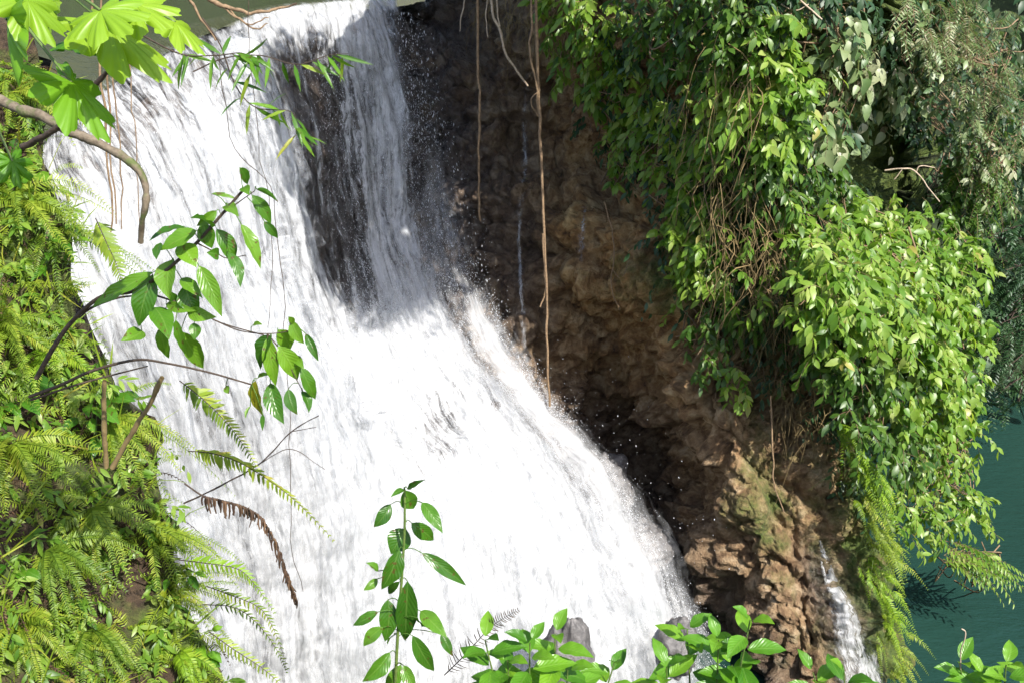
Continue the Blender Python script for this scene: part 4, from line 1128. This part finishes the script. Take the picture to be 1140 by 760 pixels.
frond('fern_frond', 'thin shaded fern frond bending down below the middle frond', [(650, 485), (740, 488), (850, 505), (910, 560), (960, 650)], 7, 3.9, .05, 28, 'fern', .8, .25)
frond('fern_frond', 'lowest fern frond over the foam with sparse leaflets', [(640, 545), (760, 530), (850, 565), (920, 625), (955, 660)], 7, 4.0, .045, 26, 'ferndark', .8, .25)
frond('fern_frond', 'short fern frond at the bottom edge pointing to the foam', [(660, 640), (760, 660), (880, 690), (975, 735)], 7, 3.6, .05, 24, 'fern', .5, .26)
frond('fern_frond', 'fern frond hanging under the leaf cluster across the white water', [(560, 540), (640, 570), (720, 610), (800, 670), (870, 742)], 4, 3.7, .07, 32, 'fern', .4, .26)
frond('fern_frond', 'upper fern frond sticking out beside the waterfall under the gnarled branch', [(280, 0), (340, 60), (400, 120), (450, 200)], 4, 4.0, .07, 30, 'fern', .4, .26)
frond('dry_frond', 'grey dried fern frond leaning up right of the sapling', [(330, 790), (400, 690), (480, 570), (530, 500), (577, 440)], 8, 3.1, .055, 30, 'dead', .1, .05)
# curled brown dead frond
q = zr(7); C = catmull(np.array([at(*q(x, y), 3.7) for x, y in [(600, 110), (660, 150), (720, 165), (790, 185), (850, 222), (895, 300), (925, 380), (945, 440), (966, 495)]]), 60)
root = thing('dead_frond', 'dark brown curled dead frond drooping over the white foam', 'frond', C[0])
mS, mL = MB(), MB(); tube(mS, C, np.linspace(.004, .002, 60), 5)
for k in range(8, 59):
    for s in (-1, 1):
        b = C[k]; d = nrm(np.array([s*.8, rng.normal(0, .6), -.5])+rnd(1, .3)[0]); L = .032*(1.25-.6*k/60)*(.7+.6*random.random())
        t = np.linspace(0, 1, 6)[:, None]; u2 = np.array([0, 0, 1.])
        pts = b+d*L*t+np.array([-s*.6, 0, -1.])*L*1.1*t**2
        tube(mL, pts, np.linspace(.006, .003, 6), 4, random.random())
mL.build('curled_leaflets', M['dead'], root); mS.build('stalk', M['twig'], root)

# ------------------------------------------------------------------ upper left: gnarled branch, lobed leaves, hanging roots
def branch(name, label, lines, mat, cat='branch', wob=.012):
    root = thing(name, label, cat, at(*lines[0][0][0]))
    for pts, r0, r1 in lines:
        C = catmull(np.array([at(*p) for p in pts]), 8*len(pts)); C = C+np.stack([fbm(C*7+k*5, 2) for k in range(3)], -1)*wob
        mb = MB(); tube(mb, C, np.linspace(r0, r1, len(C))*(1+.3*fbm(C*25, 2)), 8); mb.build('limb', M[mat], root)
branch('gnarled_branch', 'gnarled mossy branch bending down over the falls at upper left', [
    ([(-80, 95, 4.3), (0, 112, 4.1), (40, 128, 4.0), (85, 150, 3.9), (120, 165, 3.85), (145, 182, 3.8), (160, 205, 3.8), (161, 235, 3.8), (157, 268, 3.85)], .024, .011)], 'bark')
branch('dark_branch', 'thin dark branch crossing the gnarled branch up to the lobed leaves', [
    ([(25, 165, 3.9), (55, 148, 3.8), (85, 128, 3.7), (105, 100, 3.6), (125, 72, 3.5), (143, 52, 3.4)], .013, .008)], 'twig')
branch('dry_branch', 'fallen dry branch with twigs lying across the lip of the falls', [
    ([(225, -5, 11.0), (255, 10, 11.0), (290, 14, 11.0), (330, 5, 11.2)], .03, .012), ([(255, 10, 11.0), (270, 25, 11.0), (300, 22, 11)], .012, .006), ([(235, 0, 11), (280, 30, 11), (300, 28, 11)], .012, .006), ([(205, -20, 8.), (220, 15, 8.), (240, 45, 8.)], .012, .008)], 'vine', wob=.03)
branch('brown_stem', 'upright pale brown stem below the leafy branches', [([(118, 520, 3.75), (116, 470, 3.7), (116, 423, 3.65)], .011, .009)], 'drystem', 'stem', .004)
branch('brown_stem', 'leaning pale brown stem crossing below the leafy branches', [([(125, 520, 3.75), (148, 480, 3.7), (166, 450, 3.65), (180, 420, 3.6)], .012, .009)], 'drystem', 'stem', .004)
branch('dry_twig', 'thin bare twig slanting in front of the foam left of the sapling', [
    ([(205, 560, 3.9), (245, 540, 3.85), (290, 515, 3.8), (325, 480, 3.75), (355, 462, 3.7)], .004, .002), ([(325, 480, 3.75), (352, 475, 3.7)], .002, .0015), ([(290, 515, 3.8), (325, 500, 3.75), (362, 522, 3.75)], .002, .0012)], 'twig', 'twig', .004)

def palmate(mb, c, nvec, tipdir, size, nl=7, rv=None):
    nvec = nrm(nvec); X = nrm(np.asarray(tipdir)-nvec*np.dot(tipdir, nvec)); Yv = np.cross(nvec, X)
    if rv is None: rv = random.random()
    th = np.linspace(-math.pi*.86, math.pi*.86, 141)
    lob = np.abs(np.cos(th/(2*.86*math.pi/ (nl))*math.pi/1.0+ (0 if nl % 2 else math.pi/2)))**.8
    env = .62+.38*np.cos(th*.5)**1.5
    r = size*env*(.50+.50*lob)*(1+.05*np.sin(th*23)+.03*np.sin(th*41+1))
    rr = np.linspace(0, 1, 9)
    V = []; A = []
    for q in rr:
        x = np.cos(th)*r*q; y = np.sin(th)*r*q
        z = -.22*size*q**2*(.4+.6*env)+.05*size*lob*q*0+.035*size*np.cos(th*nl*.5)*q+.02*size*np.sin(th*17)*q**2
        V.append(c+x[:, None]*X+y[:, None]*Yv+z[:, None]*nvec)
        vv = (1-lob)*1.0
        A.append(np.stack([np.full(len(th), q), vv, np.full(len(th), rv)], -1))
    mb.add(np.stack(V, 0), grid_faces(9, len(th)), np.stack(A, 0))

root = thing('lobed_leaf_plant', 'plant with large bright lobed leaves hanging in the top left corner', 'plant', at(-120, -60, 3.0))
PL = [((8, 22), 2.3, (.2, -.3, -.95), (-.85, -.45, .2), .20, .5), ((120, 28), 2.6, (.8, -.1, -.62), (.55, -.12, .82), .27, .9), ((90, 45), 2.75, (.6, .2, -.6), (.1, .05, .99), .19, .0),
      ((195, 25), 2.8, (.72, -.1, -.7), (.62, -.12, .75), .15, .9), ((80, 92), 2.5, (.72, -.2, -.85), (.76, -.12, .62), .22, .45), ((112, 12), 2.4, (.5, -.3, -.4), (-.1, -.45, .85), .16, .8),
      ((150, 5), 2.5, (.6, -.3, -.2), (.1, -.5, .85), .15, .9), ((30, 0), 2.3, (.5, -.2, -.8), (.7, -.3, .6), .15, .8), ((14, 180), 2.7, (.3, -.3, -.9), (.7, -.5, .4), .10, .05), ((55, 5), 2.5, (.3, .1, -.9), (-.7, -.4, .5), .12, .9)]
mS = MB(); b = WL[root.name]
for (p, Y, tip, nv, size, tone) in PL:
    c = at(*p, Y); mb = MB(); palmate(mb, c, np.array(nv), np.array(tip), size*.72, 7, tone)
    mb.build('leaf', M['lobed'], root)
    mid = (b+c)/2+np.array([0, 0, .12]); tube(mS, catmull(np.array([b, mid, c]), 12), np.linspace(.007, .0035, 12), 5)
mS.build('stem', M['green_stem'], root)

# narrow-leaved twigs hanging at the lip
def bamboo(label, pts, Y, seed):
    rs = np.random.default_rng(seed); C = catmull(np.array([at(x, y, Y) for x, y in pts]), 30)
    root = thing('slender_twig', label, 'twig', C[0]); mS, mL = MB(), MB()
    tube(mS, C, np.linspace(.004, .0015, 30), 4)
    k = rs.integers(8, 30, 18); d = np.stack([rs.normal(.2, .6, 18), rs.normal(-.1, .5, 18), rs.normal(-.5, .45, 18)], -1)
    leaves(mL, C[k], d, np.array([0, -.6, .5])+rs.normal(0, .3, (18, 3)), .11+.06*rs.random(18), .019, SLIM, .2, rs.random(18))
    mL.build('foliage', M['near'], root); mS.build('stem', M['twig'], root)
bamboo('slender twig of narrow leaves hanging at the lip of the falls', [(215, 80), (250, 65), (290, 62), (330, 72), (365, 62), (388, 60)], 4.4, 3)
bamboo('slender drooping twig of narrow leaves left of the other at the lip', [(225, 20), (245, 50), (262, 95), (285, 120), (325, 125), (330, 150)], 4.3, 4)
bamboo('slender twig with sparse narrow leaves near the lobed leaves', [(150, 35), (200, 60), (240, 62), (272, 60), (280, 80)], 4.2, 5)

hanging('hanging_root', 'bundle of thin brown roots hanging below the lobed leaves', [
    ([(100, -20, 4.4), (108, 40, 4.4), (114, 100, 4.4), (120, 170, 4.4), (124, 262, 4.4)], .006), ([(112, -20, 4.4), (118, 60, 4.4), (122, 130, 4.4), (128, 250, 4.4)], .005), ([(122, -20, 4.5), (126, 80, 4.5), (132, 160, 4.5), (136, 255, 4.5)], .004), ([(138, 10, 4.6), (146, 90, 4.6), (152, 170, 4.6), (156, 260, 4.6)], .003)], 'root')
hanging('thin_creeper', 'hair-thin creeper hanging down across the middle of the white water', [
    ([(245, 60, 4.6), (262, 160, 4.6), (300, 210, 4.6), (312, 290, 4.5), (318, 380, 4.4), (322, 470, 4.3), (323, 590, 4.2), (338, 658, 4.2)], .002)], 'creeper', 'twig')
hanging('thin_creeper', 'hair-thin creeper hanging beside the hanging leaf cluster', [([(275, -20, 4.6), (282, 110, 4.6), (300, 240, 4.6), (302, 330, 4.5), (300, 365, 4.5)], .0018)], 'creeper', 'twig')

# ------------------------------------------------------------------ far foliage masses
px, py = in_ellipses([(1200, 180, 260, 300)], .012)
P = np.stack([-2+62*rng.random(4200), np.zeros(4200), np.zeros(4200)], -1)
hvv = rng.random(4200)
P[:, 1] = 21.0+hvv*7-sstep(14, 40, P[:, 0])*6+rng.normal(0, .3, 4200); P[:, 2] = .3+hvv**.7*16+rng.normal(0, .3, 4200)
mL = MB(); sprigs(None, mL, P, np.array([0, -.8, .3])+rnd(4200, .5), 8, .34, .16, LANCE, .8, .6)
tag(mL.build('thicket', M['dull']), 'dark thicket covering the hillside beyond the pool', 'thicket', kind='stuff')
n = 1800
hvv = rng.random(n); P = np.stack([-60+80*rng.random(n), 43.5+hvv*14, 9+hvv**.8*30], -1)
mL = MB(); sprigs(None, mL, P, np.array([0, -.8, .3])+rnd(n, .5), 8, .7, .35, LANCE, 1.5, .6)
tag(mL.build('forest', M['mid']), 'far forest on the bank upstream of the falls', 'forest', kind='stuff')

# ------------------------------------------------------------------ light
S = nrm(np.array([.47, -.63, .82]))
el = math.asin(S[2]); az = math.atan2(S[0], S[1])
sun = bpy.data.lights.new('sun', 'SUN'); so = bpy.data.objects.new('sun', sun); COL.objects.link(so)
sun.energy = 4.6; sun.angle = R(.5); sun.color = (1., .955, .88)
so.rotation_euler = Vector(-S).to_track_quat('-Z', 'Y').to_euler(); so.location = (20, -5, 30)
w = bpy.data.worlds.new('World'); sc.world = w; w.use_nodes = True
nt = w.node_tree; bg = nt.nodes['Background']
sky = nt.nodes.new('ShaderNodeTexSky'); sky.sky_type = 'NISHITA'; sky.sun_disc = False
sky.sun_elevation = el; sky.sun_rotation = az; sky.dust_density = 1.5
nt.links.new(sky.outputs[0], bg.inputs[0]); bg.inputs[1].default_value = .15
vs = sc.view_settings; vs.view_transform = 'Standard'; vs.look = 'None'; vs.gamma = 1; vs.exposure = 1.05; vs.use_curve_mapping = False
sc.render.engine = 'CYCLES'
sc.cycles.max_bounces = 8; sc.cycles.transparent_max_bounces = 16; sc.cycles.use_denoising = True
sc.cycles.sample_clamp_indirect = 6
